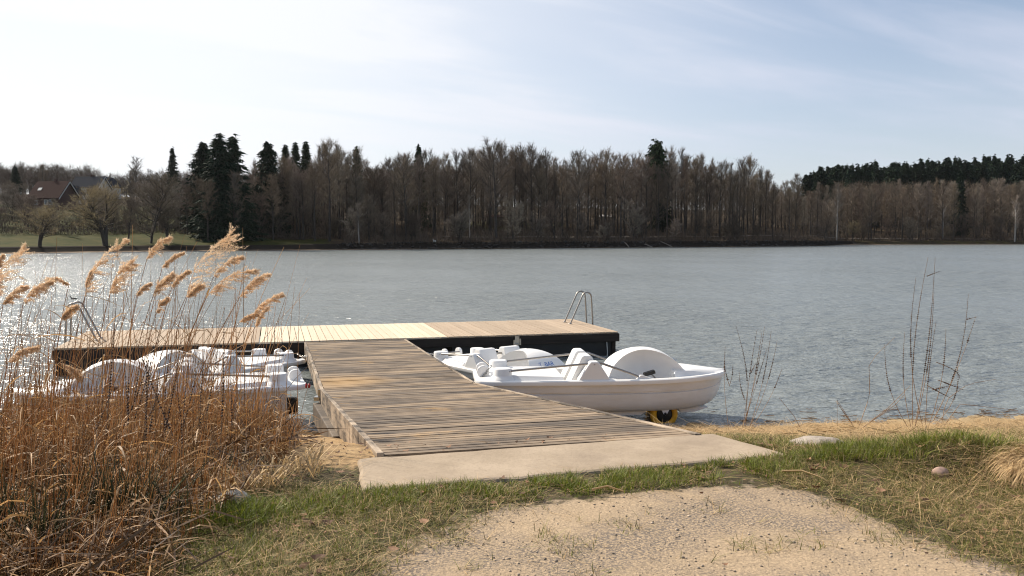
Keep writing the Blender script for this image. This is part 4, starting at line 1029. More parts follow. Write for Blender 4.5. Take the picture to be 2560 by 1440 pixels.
# driftwood at the waterline
for k, (px, lab) in enumerate(((1572, 'short pale dead branch sticking up at the waterline, left of the other driftwood'), (1630, 'forked pale dead branch at the waterline, middle of the driftwood'), (1680, 'longest pale dead branch slanting into the lake below the pine'), (2160, 'pale log lying at the water past the wooded point'))):
    p = far_pt(np.array(float(px)), np.array(1.2)); r = np.random.default_rng(90 + k); mb = MB()
    L = (1.6, 2.6, 3.4, 4.0)[k]; el = (.9, .35, .45, .02)[k]; d = np.array((-math.cos(el), .1, math.sin(el)))
    mb.tube([(0, 0, .0), d * L * .5 + (0, 0, .08), d * L], [.12, .09, .03], 6)
    for q in range(3): f = r.uniform(.3, .8); mb.tube([d * L * f, d * L * f + np.array((r.uniform(-.8, .3), r.uniform(-.3, .3), r.uniform(.1, .7)))], [.05, .015], 5)
    tag(mb.build('driftwood', M['driftwood'], loc=p), lab, 'driftwood', 'driftwood on the far shore')
# dark stones along the waterline
sm_ = MB(); r0 = np.random.default_rng(95)
for k in range(420):
    px = r0.uniform(840, 2075); p = far_pt(np.array(px), np.array(r0.uniform(1.4, 3.4))); sm_.ball(p, r0.uniform(.15, .42, 3) * (1.3, 1, .7), 6, 4)
tag(sm_.build('stones', mat('shore_stone', (.045, .038, .032), .9, island=.6)), 'dark rubble stones lining the foot of the far wood', 'stones', kind='stuff')
wb = far_pt(np.array(1087.), np.array(3.4)); mb = MB().ball((0, 0, .25), (.34, .16, .2), 8, 6).tube([(-.2, 0, .35), (-.3, 0, .62)], [.07, .05], 6).ball((-.33, 0, .66), (.1, .07, .07), 8, 5)
tag(mb.build('white_bird', M['white_paint'], loc=wb), 'small white bird at the foot of the wood near the water', 'bird')
# ------------------------------------------------------------------ plants in front
rng = np.random.default_rng(33)
def gz(x, y): return ground_z(x, y)
def on_slab(x, y): return in_poly(x, y, [(-.82, 4.63), (-.96, 5.32), (1.40, 6.03), (1.75, 5.40)])
def blades(name, mt, pts, h, w, lean, seed, label, cat, curl=.5):
    """short grass: one bent tapering blade per point"""
    r = np.random.default_rng(seed); n = len(pts); x, y = pts[:, 0], pts[:, 1]; z = gz(x, y)
    a = r.uniform(0, 6.28, n); l = lean * np.abs(r.normal(0, 1, n)) + .1
    k = 4; u = np.linspace(0, 1, k)[None]
    dx, dy = np.cos(a) * l, np.sin(a) * l
    hh = h[:, None]
    P = np.stack((x[:, None] + dx[:, None] * hh * (u + curl * u ** 2), y[:, None] + dy[:, None] * hh * (u + curl * u ** 2), z[:, None] - .01 + hh * (u - .28 * l[:, None].clip(0, 1.6) * u ** 2)), -1)
    b = a + math.pi / 2 + r.normal(0, .5, n); side = np.stack((np.cos(b), np.sin(b), 0 * b), -1)
    W = w[:, None] * np.array((1, .85, .6, .05))[None]
    o = MB().ribbons(P, W, side).build(name, mt)
    return tag(o, label, cat, kind='stuff')
def scatter(n, x0, x1, y0, y1, dens):
    r = rng; out = []
    x, y = r.uniform(x0, x1, n), r.uniform(y0, y1, n)
    keep = (r.random(n) < dens(x, y)) & (np.abs(x / y) < .66) & ~on_slab(x, y)
    return np.stack((x[keep], y[keep]), -1)
def slab_dist(x, y):                     # distance in front of the slab's landward edge (positive towards the viewer)
    return (4.65 + (x + .8) * .2976) - y
WALK = [tuple(WL + GD * 4), tuple(WR + GD * 4), tuple(WR + GD * 14.1), tuple(WL + GD * 14.1)]
def open_ground(x, y): return (1 - gravel_soft(x, y)) ** 1.4 * ~in_poly(x, y, WALK)
def lush(x, y):
    sd = slab_dist(x, y)
    strip = sstep(-.06, .02, sd) * sstep(.50, .22, sd) * (x > -1.1) * (x < 2.3) * (.45 + .55 * sstep(-1.0, .2, x))
    corner = np.exp(-(((x - 2.2) / .65) ** 2 + ((y - 5.45) / .38) ** 2)) * 1.2 + np.exp(-(((x - 2.95) / .5) ** 2 + ((y - 5.0) / .42) ** 2))
    tuft = 1.6 * np.exp(-(((x + 1.33) / .20) ** 2 + ((y - 4.22) / .16) ** 2))
    leftg = np.exp(-(((x + 1.25) / .5) ** 2 + ((y - 3.75) / .5) ** 2)) * .28 + .4 * np.exp(-(((x + .75) / .3) ** 2 + ((y - 4.45) / .2) ** 2))
    nz = fbm(x * 4.5, y * 4.5, 55)
    return np.clip((strip * 1.3 + corner * .5 * sstep(.44, .60, nz) + tuft + leftg * sstep(.38, .56, nz)) * sstep(.30, .44, nz) * open_ground(x, y), 0, 1)
def mossy(x, y):
    nz = fbm(x * 3.5, y * 3.5, 65)
    base = ((x < .1) & (y < 4.75)) * .9 + (x > 1.4) * (y < 7.2) * sstep(5.2, 3.6, x - (y - 4) * .3)
    edge = gravel_mask(x, y) * sstep(.62, .75, fbm(x * 6, y * 6, 67)) * .25
    return np.clip(base * open_ground(x, y) * sstep(.20, .42, nz) + edge, 0, 1)
def strawy(x, y):
    q = shore_y(x) - y; nz = fbm(x * 2.5, y * 2.5, 75)
    right = sstep(1.7, 3.2, x) * sstep(.25, .9, q) * sstep(.40, .60, nz) * .65
    n2_ = fbm(x * 5, y * 5, 78); bank = (x > 1.2) * sstep(.05, .3, q) * sstep(7.2, 6, q) * sstep(.46, .62, n2_) * .75
    left = (x < -.5) * (y < 5.2) * (x > -.262 * y - .35) * sstep(.45, .62, nz) * .22 * (x < -.97)
    return np.clip((right + bank + left) * open_ground(x, y), 0, 1)
g = scatter(420000, -2.6, 4.2, 3.2, 6.6, lush)
hv = .03 * np.exp(-(((g[:, 0] - 2.6) / .7) ** 2 + ((g[:, 1] - 5.2) / .4) ** 2)) + .034 + .045 * fbm(g[:, 0] * 4, g[:, 1] * 4, 81) + .05 * np.exp(-(((g[:, 0] + 1.33) / .22) ** 2 + ((g[:, 1] - 4.22) / .18) ** 2))
blades('grass', M['grass'], g, hv * rng.uniform(.5, 1.35, len(g)), rng.uniform(.0025, .005, len(g)), .55, 1, 'fresh green grass along the slab and in tufts beside the path', 'grass')
g = scatter(460000, -2.6, 5.2, 3.1, 8.0, mossy)
blades('grass', M['moss_grass'], g, rng.uniform(.015, .065, len(g)), rng.uniform(.002, .0045, len(g)), 1.0, 2, 'short mossy yellow-green turf at both sides of the path', 'turf')
g = scatter(330000, -3.0, 9.0, 3.2, 13.6, strawy)
blades('dry_grass', M['straw'], g, rng.uniform(.03, .11, len(g)), rng.uniform(.003, .006, len(g)), 2.0, 3, 'flattened straw-coloured dead grass on the bank', 'dry grass')
g = scatter(90000, -2.0, 4.6, 3.2, 6.4, lambda x, y: np.clip(mossy(x, y) * .9 + lush(x, y) * .9, 0, 1))
blades('dry_grass', M['straw'], g, rng.uniform(.02, .075, len(g)), rng.uniform(.002, .0045, len(g)), 1.6, 4, 'pale dead blades lying among the turf', 'dry grass')
# broken reed litter washed over the bank
n = 3800; x = rng.uniform(1.0, 8.5, n); y = rng.uniform(5.8, 13.6, n); q = shore_y(x) - y; keep = (q > .05) & (q < 6.6) & (rng.random(n) < .25 + .9 * sstep(.42, .6, fbm(x * 1.8, y * 1.8, 79))) & ~on_slab(x, y); x, y = x[keep], y[keep]; n = len(x)
a = rng.normal(.25, .7, n); L = rng.uniform(.06, .34, n); u = np.linspace(-.5, .5, 3)[None]
P = np.stack((x[:, None] + np.cos(a)[:, None] * L[:, None] * u, y[:, None] + np.sin(a)[:, None] * L[:, None] * u, gz(x, y)[:, None] + .015 + rng.random((n, 1)) * .04 + L[:, None] * rng.normal(0, .16, (n, 1)) * u), -1)
tag(MB().rods(P, rng.uniform(.002, .0045, n)[:, None] * np.ones((1, 3))).build('reed_litter', [M['straw']]), 'broken pale reed stalks strewn over the sandy bank', 'reed litter', kind='stuff')
# straw clump at the right edge of the view
n = 2600; a = rng.uniform(0, 6.28, n); rr = .27 * np.sqrt(rng.random(n)); g = np.stack((3.02 + rr * np.cos(a), 4.80 + .8 * rr * np.sin(a)), -1)
k = 6; u = np.linspace(0, 1, k)[None]; L = rng.uniform(.10, .26, n)[:, None]; aa = a[:, None] + rng.normal(0, .7, (n, 1))
P = np.stack((g[:, :1] + np.cos(aa) * L * .75 * u, g[:, 1:] + np.sin(aa) * L * .75 * u, gz(g[:, 0], g[:, 1])[:, None] + L * (1.2 * u - 1.25 * u ** 2) + .02), -1)
cl = MB().ribbons(P, rng.uniform(.003, .006, n)[:, None] * np.linspace(1, .3, k)[None], np.stack((-np.sin(aa[:, 0]), np.cos(aa[:, 0]), 0 * a), -1)).build('grass_clump', M['straw'])
tag(cl, 'big drooping clump of bleached dead grass at the right edge of the turf', 'grass clump')
# loose stones and leaves
n = 5200; x, y = rng.uniform(-2, 2.6, n), rng.uniform(3.2, 5.4, n); keep = (gravel_mask(x, y) | (rng.random(n) < .05)) & ~on_slab(x, y) & (fbm(x * 3, y * 3, 91) > .36); x, y = x[keep], y[keep]; z = gz(x, y); mb = MB()
oct_v = np.array([(1, 0, 0), (-1, 0, 0), (0, 1, 0), (0, -1, 0), (0, 0, 1), (0, 0, -1.)]); oct_f = np.array([(0, 2, 4), (2, 1, 4), (1, 3, 4), (3, 0, 4), (2, 0, 5), (1, 2, 5), (3, 1, 5), (0, 3, 5)])
n = len(x); sc = (.0024 + .008 * rng.random(n) ** 5)[:, None, None] * rng.uniform(.6, 1.3, (n, 1, 3)) * np.array((1, 1, .6)); th = rng.uniform(0, 6.28, n)
v = oct_v[None] * sc; v = np.stack((v[..., 0] * np.cos(th)[:, None] - v[..., 1] * np.sin(th)[:, None], v[..., 0] * np.sin(th)[:, None] + v[..., 1] * np.cos(th)[:, None], v[..., 2]), -1) + np.stack((x, y, z + .002), -1)[:, None]
mb.add(v.reshape(-1, 3), (np.arange(n)[:, None, None] * 6 + oct_f[None]).reshape(-1, 3), 0, True)
tag(mb.build('gravel', M['pebble']), 'loose grit and small stones on the sandy path', 'gravel', kind='stuff')
n = 1500; x, y = rng.uniform(-2.2, 3.2, n), rng.uniform(3.3, 6.2, n); keep = ~on_slab(x, y) & (~gravel_mask(x, y) | (rng.random(n) < .04)); x, y = x[keep], y[keep]; n = len(x); a = rng.uniform(0, 6.28, n); L = rng.uniform(.012, .02, n) + .045 * rng.random(n) ** 3
u = np.linspace(-.5, .5, 4)[None]; P = np.stack((x[:, None] + np.cos(a)[:, None] * L[:, None] * u, y[:, None] + np.sin(a)[:, None] * L[:, None] * u, gz(x, y)[:, None] + .018 + .35 * L[:, None] * np.abs(u) * rng.uniform(0, 2, (n, 1))), -1)
tag(MB().ribbons(P, (L * .45)[:, None] * np.array((.2, 1, .9, .1))[None], np.stack((-np.sin(a), np.cos(a), rng.normal(0, .4, n)), -1)).build('fallen_leaves', M['dead_leaf']), 'curled brown fallen leaves scattered over the turf', 'leaves', kind='stuff')
def rock(name, label, c, r, seed, mt):
    rr = np.random.default_rng(seed); mb = MB().ball((0, 0, 0), (1, 1, 1), 18, 12); v = mb.v[0]; d = 1 + .35 * (fbm(v[:, 0] * 1.6 + 9, v[:, 1] * 1.6 + v[:, 2] * 1.3, seed) - .5) + .12 * (fbm(v[:, 0] * 5, v[:, 1] * 5 + v[:, 2] * 4, seed + 3) - .5)
    mb.v[0] = v * d[:, None] * np.array(r)
    o = mb.build(name, mt, loc=(c[0], c[1], float(gz(c[0], c[1])) + r[2] * .25)); o.rotation_euler = (0, 0, rr.uniform(-.3, .3)); return tag(o, label, 'stone')
rock('boulder', 'flat pale stone half buried in the grass to the right of the slab', (2.02, 5.78), (.19, .12, .045), 3, mat('pale_stone', (.42, .36, .30), .9, col2=(.22, .18, .15), scale=12, bump=.008))
rock('boulder', 'rounded grey stone at the edge of the reeds beside the bright grass tuft', (-1.42, 4.42), (.10, .09, .065), 5, M['rock'])
rock('boulder', 'small pinkish stone on the lip of the dark hollow in the turf', (2.40, 4.90), (.045, .04, .035), 8, mat('pink_stone', (.42, .28, .22), .9, var=.4))
twp = [(at(1955, 1190, 1.46), at(2060, 1207, 1.46)), (at(1480, 1237, 1.46), at(1560, 1240, 1.46))]
for k, (a, b_) in enumerate(twp): tag(MB().tube([a + (0, 0, .03), (a + b_) / 2 + (0, .02, .045), b_ + (0, 0, .025)], [.006, .005, .003], 5).build('dry_twig', M['straw']), ('long pale straw lying on the turf where the path meets the grass', 'short twig on the path in front of the slab')[k], 'twig')

# --- reed bed
def reed_ok(x, y):
    q = shore_y(x) - y; px = 1280 + x / y * FPX
    right = np.interp(y, [3.4, 3.8, 4.5, 5.3, 6.2, 7.5, 9.5, 11.5, 12.5], [380, 450, 600, 700, 750, 745, 725, 690, 560])
    return (px < right + 40 * (fbm(x * 2, y * 2, 101) - .5)) & (px > -260) & (q > .2) & (y > 3.3)
n = 42000; x, y = rng.uniform(-8.5, -.6, n), 3.3 + (11.8 - 3.3) * rng.random(n) ** 1.35
keep = reed_ok(x, y) & (rng.random(n) < .35 + .9 * sstep(.35, .6, fbm(x * 1.2, y * 1.2, 103))); px_r = 1280 + x / y * FPX; keep &= ~((y > 6.6) & (px_r > 540) & (rng.random(len(x)) < .62)); keep &= ~((y > 7.2) & (rng.random(len(x)) < .45)); keep &= ~((y > 9.2) & (rng.random(len(x)) < .5))
x, y = x[keep], y[keep]; z = gz(x, y); n = len(x)
edge_in = sstep(0, 1, np.interp(y, [3.4, 4.0, 5.3, 7, 12], [.2, .8, 1, 1, 1]))
rgt = np.interp(y, [3.4, 3.8, 4.5, 5.3, 6.2, 7.5, 9.5, 11.5, 12.5], [380, 450, 600, 700, 750, 745, 725, 690, 560]) - (1280 + x / y * FPX)
h = np.clip(rng.gamma(9, .056, n), .2, 1.0) * (.42 + .58 * edge_in) * (.5 + .5 * sstep(0, 190, rgt))
layer = rng.random(n); h = h * .66
h = np.where((layer < .22) & (y > 5.2), h * rng.uniform(1.5, 2.6, n), h)
h = np.where((layer < .055) & (y > 6), rng.uniform(.9, 1.6, n), h)
wind = np.abs(rng.normal(.16, .14, n)); a = rng.normal(0.1, .9, n)
k = 5; u = np.linspace(0, 1, k)[None]
P = np.stack((x[:, None] + (h * wind * np.cos(a))[:, None] * u ** 1.6, y[:, None] + (h * wind * np.sin(a) * .7)[:, None] * u ** 1.6, z[:, None] - .02 + h[:, None] * u * (1 - .12 * u * wind[:, None])), -1)
Rr = rng.uniform(.0018, .0042, n)[:, None] * np.linspace(1, .35, k)[None]
pale = rng.random(n) < .38
rb = MB().rods(P[~pale], Rr[~pale]); rb.rods(P[pale], Rr[pale], mi=2)
# dead leaves hanging from the stems
m_ = 4500; idx = rng.integers(0, n, m_); f = rng.uniform(.08, .7, m_); L = rng.uniform(.10, .34, m_); a = rng.uniform(0, 6.28, m_)
b0 = np.stack((x[idx] + h[idx] * wind[idx] * f ** 1.6, y[idx], z[idx] + h[idx] * f), -1); u = np.linspace(0, 1, 5)[None]; up_ = rng.uniform(.1, 1.0, m_)[:, None]; dn = rng.uniform(.3, 1.5, m_)[:, None]
P = np.stack((b0[:, :1] + np.cos(a)[:, None] * L[:, None] * u, b0[:, 1:2] + np.sin(a)[:, None] * L[:, None] * u, b0[:, 2:] + L[:, None] * (up_ * u - dn * u ** 2)), -1)
rb.ribbons(P, rng.uniform(.004, .010, m_)[:, None] * np.array((.5, 1, .9, .6, .05))[None], np.stack((-np.sin(a), np.cos(a), rng.normal(0, .5, m_)), -1), mi=1)
# litter on the ground of the bed
m_ = 6000; idx = rng.integers(0, n, m_); a = rng.uniform(0, 6.28, m_); L = rng.uniform(.08, .30, m_); xx, yy = x[idx] + rng.normal(0, .08, m_), y[idx] + rng.normal(0, .08, m_); u = np.linspace(0, 1, 4)[None]
P = np.stack((xx[:, None] + np.cos(a)[:, None] * L[:, None] * u, yy[:, None] + np.sin(a)[:, None] * L[:, None] * u, gz(xx, yy)[:, None] + rng.uniform(.01, .16, (m_, 1)) + L[:, None] * rng.normal(.1, .35, (m_, 1)) * u), -1)
rb.ribbons(P, rng.uniform(.003, .009, m_)[:, None] * np.array((.7, 1, .8, .1))[None], np.stack((-np.sin(a), np.cos(a), rng.normal(0, .6, m_)), -1), mi=3)
tag(rb.build('reeds', [M['reed'], M['reed_leaf'], M['reed_pale'], M['reed_litter']]), 'dense bed of dead orange-brown reed stems and leaves beside the boat', 'reeds', kind='stuff')
# bleached curled leaves in front of the bed
n2 = 230; px = rng.uniform(540, 800, n2); py = np.interp(px, [470, 560, 700, 800, 900], [1330, 1270, 1225, 1200, 1190]) + rng.uniform(-25, 30, n2)
g = np.array([at(a, b_, 1.40)[:2] for a, b_ in zip(px, py)]); a = rng.uniform(0, 6.28, n2); L = rng.uniform(.07, .20, n2); u = np.linspace(0, 1, 7)[None]; cv = rng.uniform(.9, 1.9, (n2, 1))
P = np.stack((g[:, :1] + np.cos(a)[:, None] * L[:, None] * np.sin(u * cv * 1.5) * .7, g[:, 1:] + np.sin(a)[:, None] * L[:, None] * np.sin(u * cv * 1.5) * .7, gz(g[:, 0], g[:, 1])[:, None] + .02 + L[:, None] * .65 * np.sin(u * 2.4 * rng.uniform(.8, 1.25, (n2, 1)))), -1)
tag(MB().ribbons(P, rng.uniform(.005, .011, n2)[:, None] * np.array((.6, 1, 1, .9, .8, .5, .1))[None], np.stack((-np.sin(a), np.cos(a), rng.normal(0, .5, n2)), -1)).build('dry_leaves', M['straw']), 'bleached curling reed leaves lying along the front of the reed bed', 'dry leaves', kind='stuff')
# dark green rushes
mb = MB()
for cpx, cpy, nn, hh in ((300, 1370, 110, .40), (110, 1430, 110, .36), (210, 1330, 60, .36), (-20, 1380, 70, .36), (420, 1350, 40, .34)):
    c = at(cpx, cpy, 1.40); a = rng.uniform(0, 6.28, nn); tl = np.abs(rng.normal(.45, .3, nn)); L = hh * rng.uniform(.5, 1.2, nn); u = np.linspace(0, 1, 4)[None]
    bx, by = c[0] + rng.normal(0, .05, nn), c[1] + rng.normal(0, .05, nn)
    P = np.stack((bx[:, None] + (np.cos(a) * np.sin(tl) * L)[:, None] * u ** 1.1, by[:, None] + (np.sin(a) * np.sin(tl) * L)[:, None] * u ** 1.1, gz(bx, by)[:, None] + (np.cos(tl) * L)[:, None] * u - .08 * L[:, None] * u ** 2), -1)
    mb.rods(P, np.full((nn, 1), .0028) * np.array((1, .95, .8, .2))[None])
tag(mb.build('rushes', M['rush']), 'dark green rushes spiking up in front of the reed bed', 'rushes', kind='stuff')

# --- single plumed reeds standing above the bed
def plumed(label, root, base, tip, Y, fat, seed, side=1):
    r = np.random.default_rng(seed)
    p1, p2 = dp(*base, Y), dp(*tip, Y + r.uniform(-.08, .08)); gx = dp(*root, Y)
    p0 = np.array((gx[0], Y, float(gz(gx[0], Y))))
    t = thing('plumed_reed', label, 'reed', p0, 0, 'plumed reeds above the reed bed')
    q = np.linspace(0, 1, 8)[:, None]; ctrl = p1 - (p2 - p1) * .55 - np.array((0, 0, .12))
    ctrl = p0 * .45 + p1 * .55 + (p1 - p0)[2] * np.array((-.04, 0, .03))
    st = (1 - q) ** 2 * p0 + 2 * q * (1 - q) * ctrl + q ** 2 * p1
    MB().tube(st - p0, np.linspace(.0042, .0022, 8), 5).build('stem', M['reed'], t)
    ln = np.linalg.norm(p2 - p1); d = (p2 - p1) / ln
    sag = np.array((0, 0, 1.)) - d * d[2]; sag /= np.linalg.norm(sag) + 1e-9
    n_ax = 9; f = np.linspace(0, 1, n_ax)[:, None]; axp = p1 + (p2 - p1) * f + sag * .13 * ln * np.sin(f * math.pi)
    pm = MB().tube(axp - p0, np.linspace(.0024, .0008, n_ax), 4)
    nb = int(46 * (.6 + fat * .5)); F = r.random(nb) ** .9
    A = np.stack([np.interp(F, f[:, 0], axp[:, c]) for c in range(3)], -1)
    lee = np.array((.55, 0, -.35)) if side > 0 else np.array((-.5, 0, -.4))
    bl = fat * ln * .42 * np.sin(np.pi * np.clip(F * .86 + .10, 0, 1)) ** .7 * r.uniform(.5, 1.15, nb)
    bd = d * .75 + lee * .55 + r.normal(0, .26, (nb, 3)); bd /= np.linalg.norm(bd, axis=1)[:, None]
    B2 = A + bd * bl[:, None] + np.array((0, 0, -.25)) * bl[:, None] * r.random((nb, 1))
    pm.slivers(A - p0, B2 - p0, .0022)
    m_ = int(nb * 58); idx = r.integers(0, nb, m_); g_ = r.random((m_, 1)) ** .8
    S = A[idx] + (B2[idx] - A[idx]) * g_ + r.normal(0, .004, (m_, 3))
    sd_ = bd[idx] * .7 + r.normal(0, .6, (m_, 3)) + np.array((.1, 0, -.15)); sd_ /= np.linalg.norm(sd_, axis=1)[:, None]
    pm.slivers(S - p0, S - p0 + sd_ * r.uniform(.010, .030, m_)[:, None], .0036)
    pm.build('plume', M['plume'], t)
    for q_ in r.uniform(.25, .8, 2):
        b0 = (1 - q_) ** 2 * p0 + 2 * q_ * (1 - q_) * ctrl + q_ ** 2 * p1 - p0; u = np.linspace(0, 1, 6); L = r.uniform(.18, .38); s_ = r.choice((-1, 1))
        P = np.stack((b0[0] + s_ * L * .8 * u, b0[1] + L * .3 * u * r.normal(), b0[2] + L * (.8 * u - r.uniform(.3, 1.2) * u ** 2)), -1)[None]
        MB().ribbons(P, np.array([[.006, .008, .007, .006, .004, .0005]]), np.array([[0, .8, .6]])).build('leaf', M['reed_leaf'], t)
PL = [((335, 1160), (467, 738), (583, 583), 7.2, 1.15, 'tallest and thickest feathery reed plume, arching highest over the lake'),
      ((160, 1150), (212, 742), (315, 602), 7.6, .62, 'long slender reed plume reaching up just above the broad budding tree shore'),
      ((215, 1170), (274, 738), (326, 658), 7.0, 1.35, 'short fat drooping reed plume shaped like a leaf, below the long slender plume'),
      ((290, 1150), (367, 648), (424, 594), 8.2, .8, 'small high reed plume alone between the slender and the tallest plume'),
      ((300, 1190), (382, 742), (428, 690), 6.8, 1.2, 'tufted reed plume hanging to one side, left of the tallest plume'),
      ((400, 1170), (535, 690), (606, 643), 8.0, .7, 'narrow wind-blown reed plume just right of the tallest plume'),
      ((390, 1180), (517, 742), (634, 677), 7.0, .85, 'thick horizontal reed plume streaming right below the tallest plume'),
      ((430, 1170), (600, 742), (669, 688), 7.4, .85, 'reed plume with a dark drooping underside at the right of the thick horizontal one'),
      ((470, 1180), (636, 782), (704, 739), 7.8, .8, 'outermost reed plume to the right, low over the platform'),
      ((480, 1190), (640, 815), (668, 770), 8.1, .6, 'small thin reed plume hanging under the outermost right one'),
      ((-60, 1150), (-20, 735), (60, 623), 6.6, .95, 'large reed plume cut by the left edge of the photo, the highest there'),
      ((-20, 1150), (8, 760), (62, 718), 6.9, 1.1, 'short tufted reed plume low at the left edge of the photo'),
      ((10, 1180), (60, 752), (126, 706), 7.0, 1.0, 'curving reed plume left of the swimming bird'),
      ((-30, 1170), (-15, 690), (6, 640), 7.4, .9, 'half cut reed plume at the very left edge of the photo'),
      ((90, 1160), (154, 798), (188, 768), 7.2, 1.2, 'small bushy reed plume beside the hoops of the screened ladder'),
      ((-10, 1160), (20, 905), (92, 870), 6.6, .8, 'low drab reed plume over the glittering water'),
      ((120, 1130), (150, 908), (193, 944), 6.9, 1.1, 'nodding reed plume bent downwards before the platform corner'),
      ((330, 1160), (405, 672), (459, 633), 8.0, .45, 'very thin wispy reed plume left of the tallest one'),
      ((330, 1190), (392, 780), (418, 748), 7.3, .8, 'little reed plume low in the middle of the bed'),
      ((300, 1190), (342, 738), (374, 711), 7.6, .7, 'faint little reed plume next to the leaf-shaped one'),
      ((470, 1180), (598, 806), (642, 788), 7.9, .8, 'flat little reed plume just above the platform boards'),
      ((200, 1170), (215, 722), (235, 672), 7.9, .55, 'sparse reed plume at the foot of the long slender one'),
      ((390, 1180), (468, 742), (505, 715), 7.0, 1.0, 'ragged reed tuft hanging below the base of the tallest plume'),
      ((350, 1180), (430, 716), (472, 680), 7.5, .7, 'loose reed plume behind the stem of the tallest one'),
      ((120, 1160), (172, 712), (120, 700), 7.2, .4, 'thin bowed reed tip hanging over between the bird and the curving plume')]
for k, (ro, b_, tp, Y_, fat, lab) in enumerate(PL): plumed(lab, ro, b_, tp, Y_, fat, 700 + k)

# --- dead seed stalks (whorls of dark seed capsules along thin stems)
def stalk(mb_s, mb_b, p0, p1, bow, r, f0=.4, step=.017, br=.009, rad=.0035):
    p0, p1 = np.array(p0, float), np.array(p1, float); L = np.linalg.norm(p1 - p0); u = np.linspace(0, 1, 9)[:, None]
    P = p0 + (p1 - p0) * u + np.array(bow) * np.sin(u * math.pi) * L
    mb_s.tube(P, np.linspace(rad, .0012, 9), 5)
    nb = int(L * (1 - f0) / step)
    f = np.linspace(f0, 1, max(nb, 2)); c = np.stack([np.interp(f, u[:, 0], P[:, q]) for q in range(3)], -1)
    sz = br * (1.15 - .75 * (f - f0) / (1 - f0)) * r.uniform(.7, 1.15, len(f))
    sz = sz[:, None, None] * np.array((1, 1, .8)) * r.uniform(.8, 1.2, (len(f), 1, 3))
    mb_b.add((oct_v[None] * sz + c[:, None]).reshape(-1, 3), (np.arange(len(f))[:, None, None] * 6 + oct_f[None]).reshape(-1, 3))
def seed_plant(label, Y, stems, seed, br=.0095, group=None):
    """stems: (root px, tip px, bow, fraction where the seeds start)"""
    r = np.random.default_rng(seed); s, b = MB(), MB()
    x0 = dp(*stems[0][0], Y); o = np.array((x0[0], Y, float(gz(x0[0], Y))))
    t = thing('seed_stalk_plant', label, 'seed plant', o, 0, group)
    for ro, tp, bow, f0 in stems:
        p0 = dp(*ro, Y); p1 = dp(*tp, Y + r.uniform(-.15, .15))
        if ro[1] > 1060: p0[2] = float(gz(p0[0], Y)) - .02
        stalk(s, b, p0 - o, p1 - o, (bow[0], 0, 0), r, f0, br=br)
    s.build('stems', M['seed_stem'], t); b.build('seed_heads', M['seed'], t)
    return t
seed_plant('tall dead plant with many upright dark-seeded stems on the bank right of the boat', 8.1,
   [((2282, 1118), (2320, 643), (-.035, 0), .35), ((2282, 1118), (2338, 645), (.02, 0), .35), ((2312, 1112), (2290, 692), (-.06, 0), .5), ((2282, 1118), (2262, 830), (-.05, 0), .55),
    ((2312, 1112), (2421, 735), (.07, 0), .40), ((2312, 1112), (2440, 790), (.03, 0), .78), ((2312, 1112), (2365, 820), (.05, 0), .6), ((2282, 1118), (2212, 860), (-.09, 0), .5), ((2312, 1112), (2340, 805), (-.02, 0), .45),
    ((2312, 1112), (2392, 905), (.16, 0), .5), ((2320, 965), (2385, 1000), (0, 0), .2), ((2345, 950), (2410, 975), (0, 0), .2), ((2282, 1118), (2335, 730), (.03, 0), .45), ((2318, 690), (2350, 678), (0, 0), .0),
    ((2418, 798), (2444, 792), (0, 0), .0), ((2340, 905), (2400, 950), (.25, 0), .3), ((2330, 975), (2385, 962), (0, 0), .2)], 801)
seed_plant('shorter dead plant with a fan of dark seed spikes just right of the beached boat', 10.4,
   [((1852, 1090), (1912, 815), (.02, 0), .55), ((1868, 1092), (1928, 828), (.03, 0), .5), ((1852, 1090), (1840, 815), (.08, 0), .5), ((1866, 1092), (1943, 852), (.04, 0), .6), ((1862, 1090), (1893, 822), (-.02, 0), .55),
    ((1866, 1092), (1955, 922), (.05, 0), .72), ((1852, 1090), (1918, 870), (.0, 0), .6), ((1862, 1000), (1848, 930), (-.05, 0), .1), ((1878, 930), (1890, 908), (0, 0), .0), ((1858, 1090), (1905, 830), (.01, 0), .6)], 802, br=.0105)
seed_plant('thin single dead stalk with short seed spikes at the bow of the beached boat', 10.6,
   [((1824, 1090), (1813, 865), (-.03, 0), .72), ((1822, 960), (1810, 905), (-.02, 0), .2), ((1823, 965), (1832, 912), (.05, 0), .55)], 803, br=.012)
LS = [((180, 1140), (300, 918), .02, .35, 'dark seed stalk leaning right in front of the first boat drum'), ((255, 1120), (290, 770), .0, .45, 'dark seed stalk bent over at the tip, rising above the platform edge'), ((255, 1130), (385, 860), .03, .35, 'dark seed stalk in the thick of the dark spikes before the screened boat'),
      ((300, 1120), (398, 830), .01, .35, 'tallest slanting dark seed stalk of the cluster before the screened boat'), ((330, 1130), (430, 905), .0, .3, 'short dark seed stalk on the right flank of the cluster'), ((480, 1120), (340, 850), -.02, .35, 'dark seed stalk leaning left across the cluster'),
      ((545, 1110), (560, 770), .01, .35, 'straight upright dark seed stalk right of the cluster, topping the platform'), ((500, 1110), (512, 870), -.02, .3, 'upright dark seed stalk between the cluster and the straight one'), ((470, 1110), (440, 918), -.02, .3, 'dark seed stalk crossing over the white seat of the screened boat'), ((575, 1120), (575, 930), .02, .3, 'low dark seed stalk nearest the stern of the screened boat'),
      ((195, 1110), (207, 1025), .02, .2, 'very short dark seed stalk low in the reeds'), ((350, 1150), (365, 880), .02, .35, 'vertical dark seed stalk inside the cluster'), ((330, 1180), (310, 890), .0, .4, 'dark seed stalk leaning gently left beside the boat drum')]
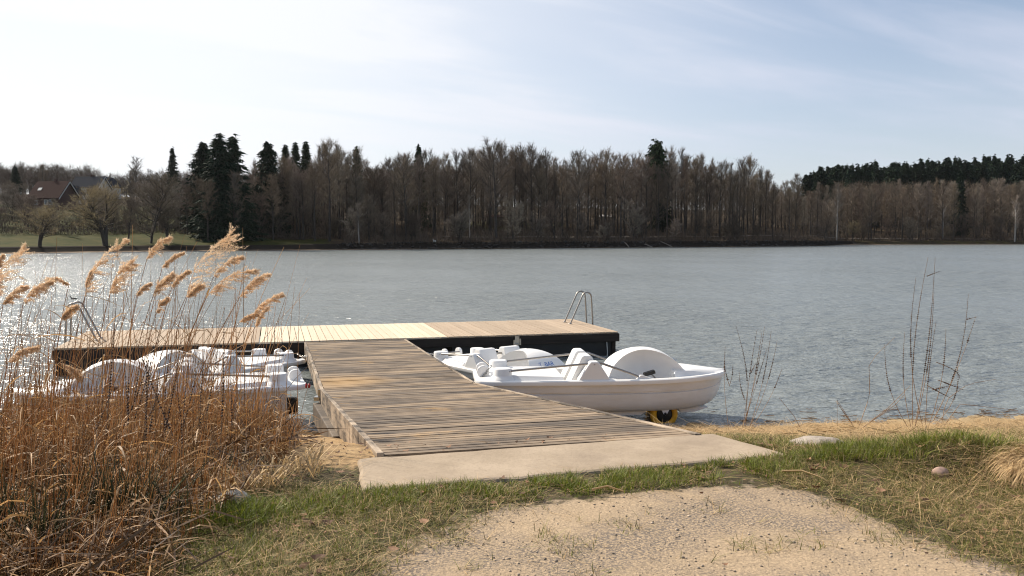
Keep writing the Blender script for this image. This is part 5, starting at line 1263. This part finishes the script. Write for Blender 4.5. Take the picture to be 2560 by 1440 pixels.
LS += [((300 + 22 * q, 1130), (330 + 24 * q + (-1) ** q * 26, 850 + 17 * (q % 4)), .02 * (-1) ** q, .3, 'dark seed stalk crowded among others in the cluster before the screened boat') for q in range(9)]
for k, (ro, tp, bow, f0, lab) in enumerate(LS):
    seed_plant(lab, 5.0 + .12 * (k % 5), [(ro, tp, (bow, 0), f0)], 820 + k, br=.0088, group='dark seed stalks in the reed bed')
def dead_weed(label, Y, root, tips, seed):
    r = np.random.default_rng(seed); x0 = dp(*root, Y); o = np.array((x0[0], Y, float(gz(x0[0], Y)))); mb = MB()
    for tp in tips:
        pts = [np.zeros(3)] + [dp(*q, Y + r.uniform(-.15, .15)) - o for q in tp]
        u = np.linspace(0, len(pts) - 1, 9); P = np.stack([np.interp(u, range(len(pts)), [p[c] for p in pts]) for c in range(3)], -1)
        mb.tube(P, np.linspace(.0042, .0015, 9), 5)
    return tag(mb.build('dead_weed', M['seed_stem'], loc=o), label, 'dead plant')
dead_weed('tangle of bent bare stems between the two seed plants on the bank', 8.5, (2142, 1100), [[(2175, 990), (2172, 905), (2238, 842)], [(2220, 1020), (2275, 965)], [(2095, 1010), (2090, 1002)], [(2240, 1010), (2262, 985)], [(2190, 1045), (2245, 1015)], [(2112, 1030), (2092, 1000)]], 840)
dead_weed('few thin arching dry stems near the shorter seed plant', 9.2, (2010, 1090), [[(1985, 1040), (1948, 995)], [(1900, 1090), (1960, 1075), (2060, 1045)], [(2093, 1075), (2093, 1000)]], 841)
dead_weed('thin pale stalk arching out over the water right of the tall seed plant', 9.5, (2350, 1100), [[(2365, 1000), (2420, 960), (2490, 948)], [(2400, 1010), (2540, 1025)], [(2340, 1040), (2345, 1010)]], 842)
# floating debris at the waterline
mb = MB(); n = 90; x = rng.uniform(3.2, 8.5, n); y = shore_y(x) + rng.gamma(1.5, .18, n); a = rng.normal(.1, .25, n); L = rng.uniform(.05, .3, n); u = np.linspace(-.5, .5, 3)[None]
P = np.stack((x[:, None] + np.cos(a)[:, None] * L[:, None] * u, y[:, None] + np.sin(a)[:, None] * L[:, None] * u, np.full((n, 3), .012) + .03 * rng.random((n, 1)) * np.abs(u)), -1)
mb.rods(P, np.full((n, 3), .006)); tag(mb.build('debris', M['seed_stem']), 'dark twigs and reed scraps washed up along the waterline', 'debris', kind='stuff')
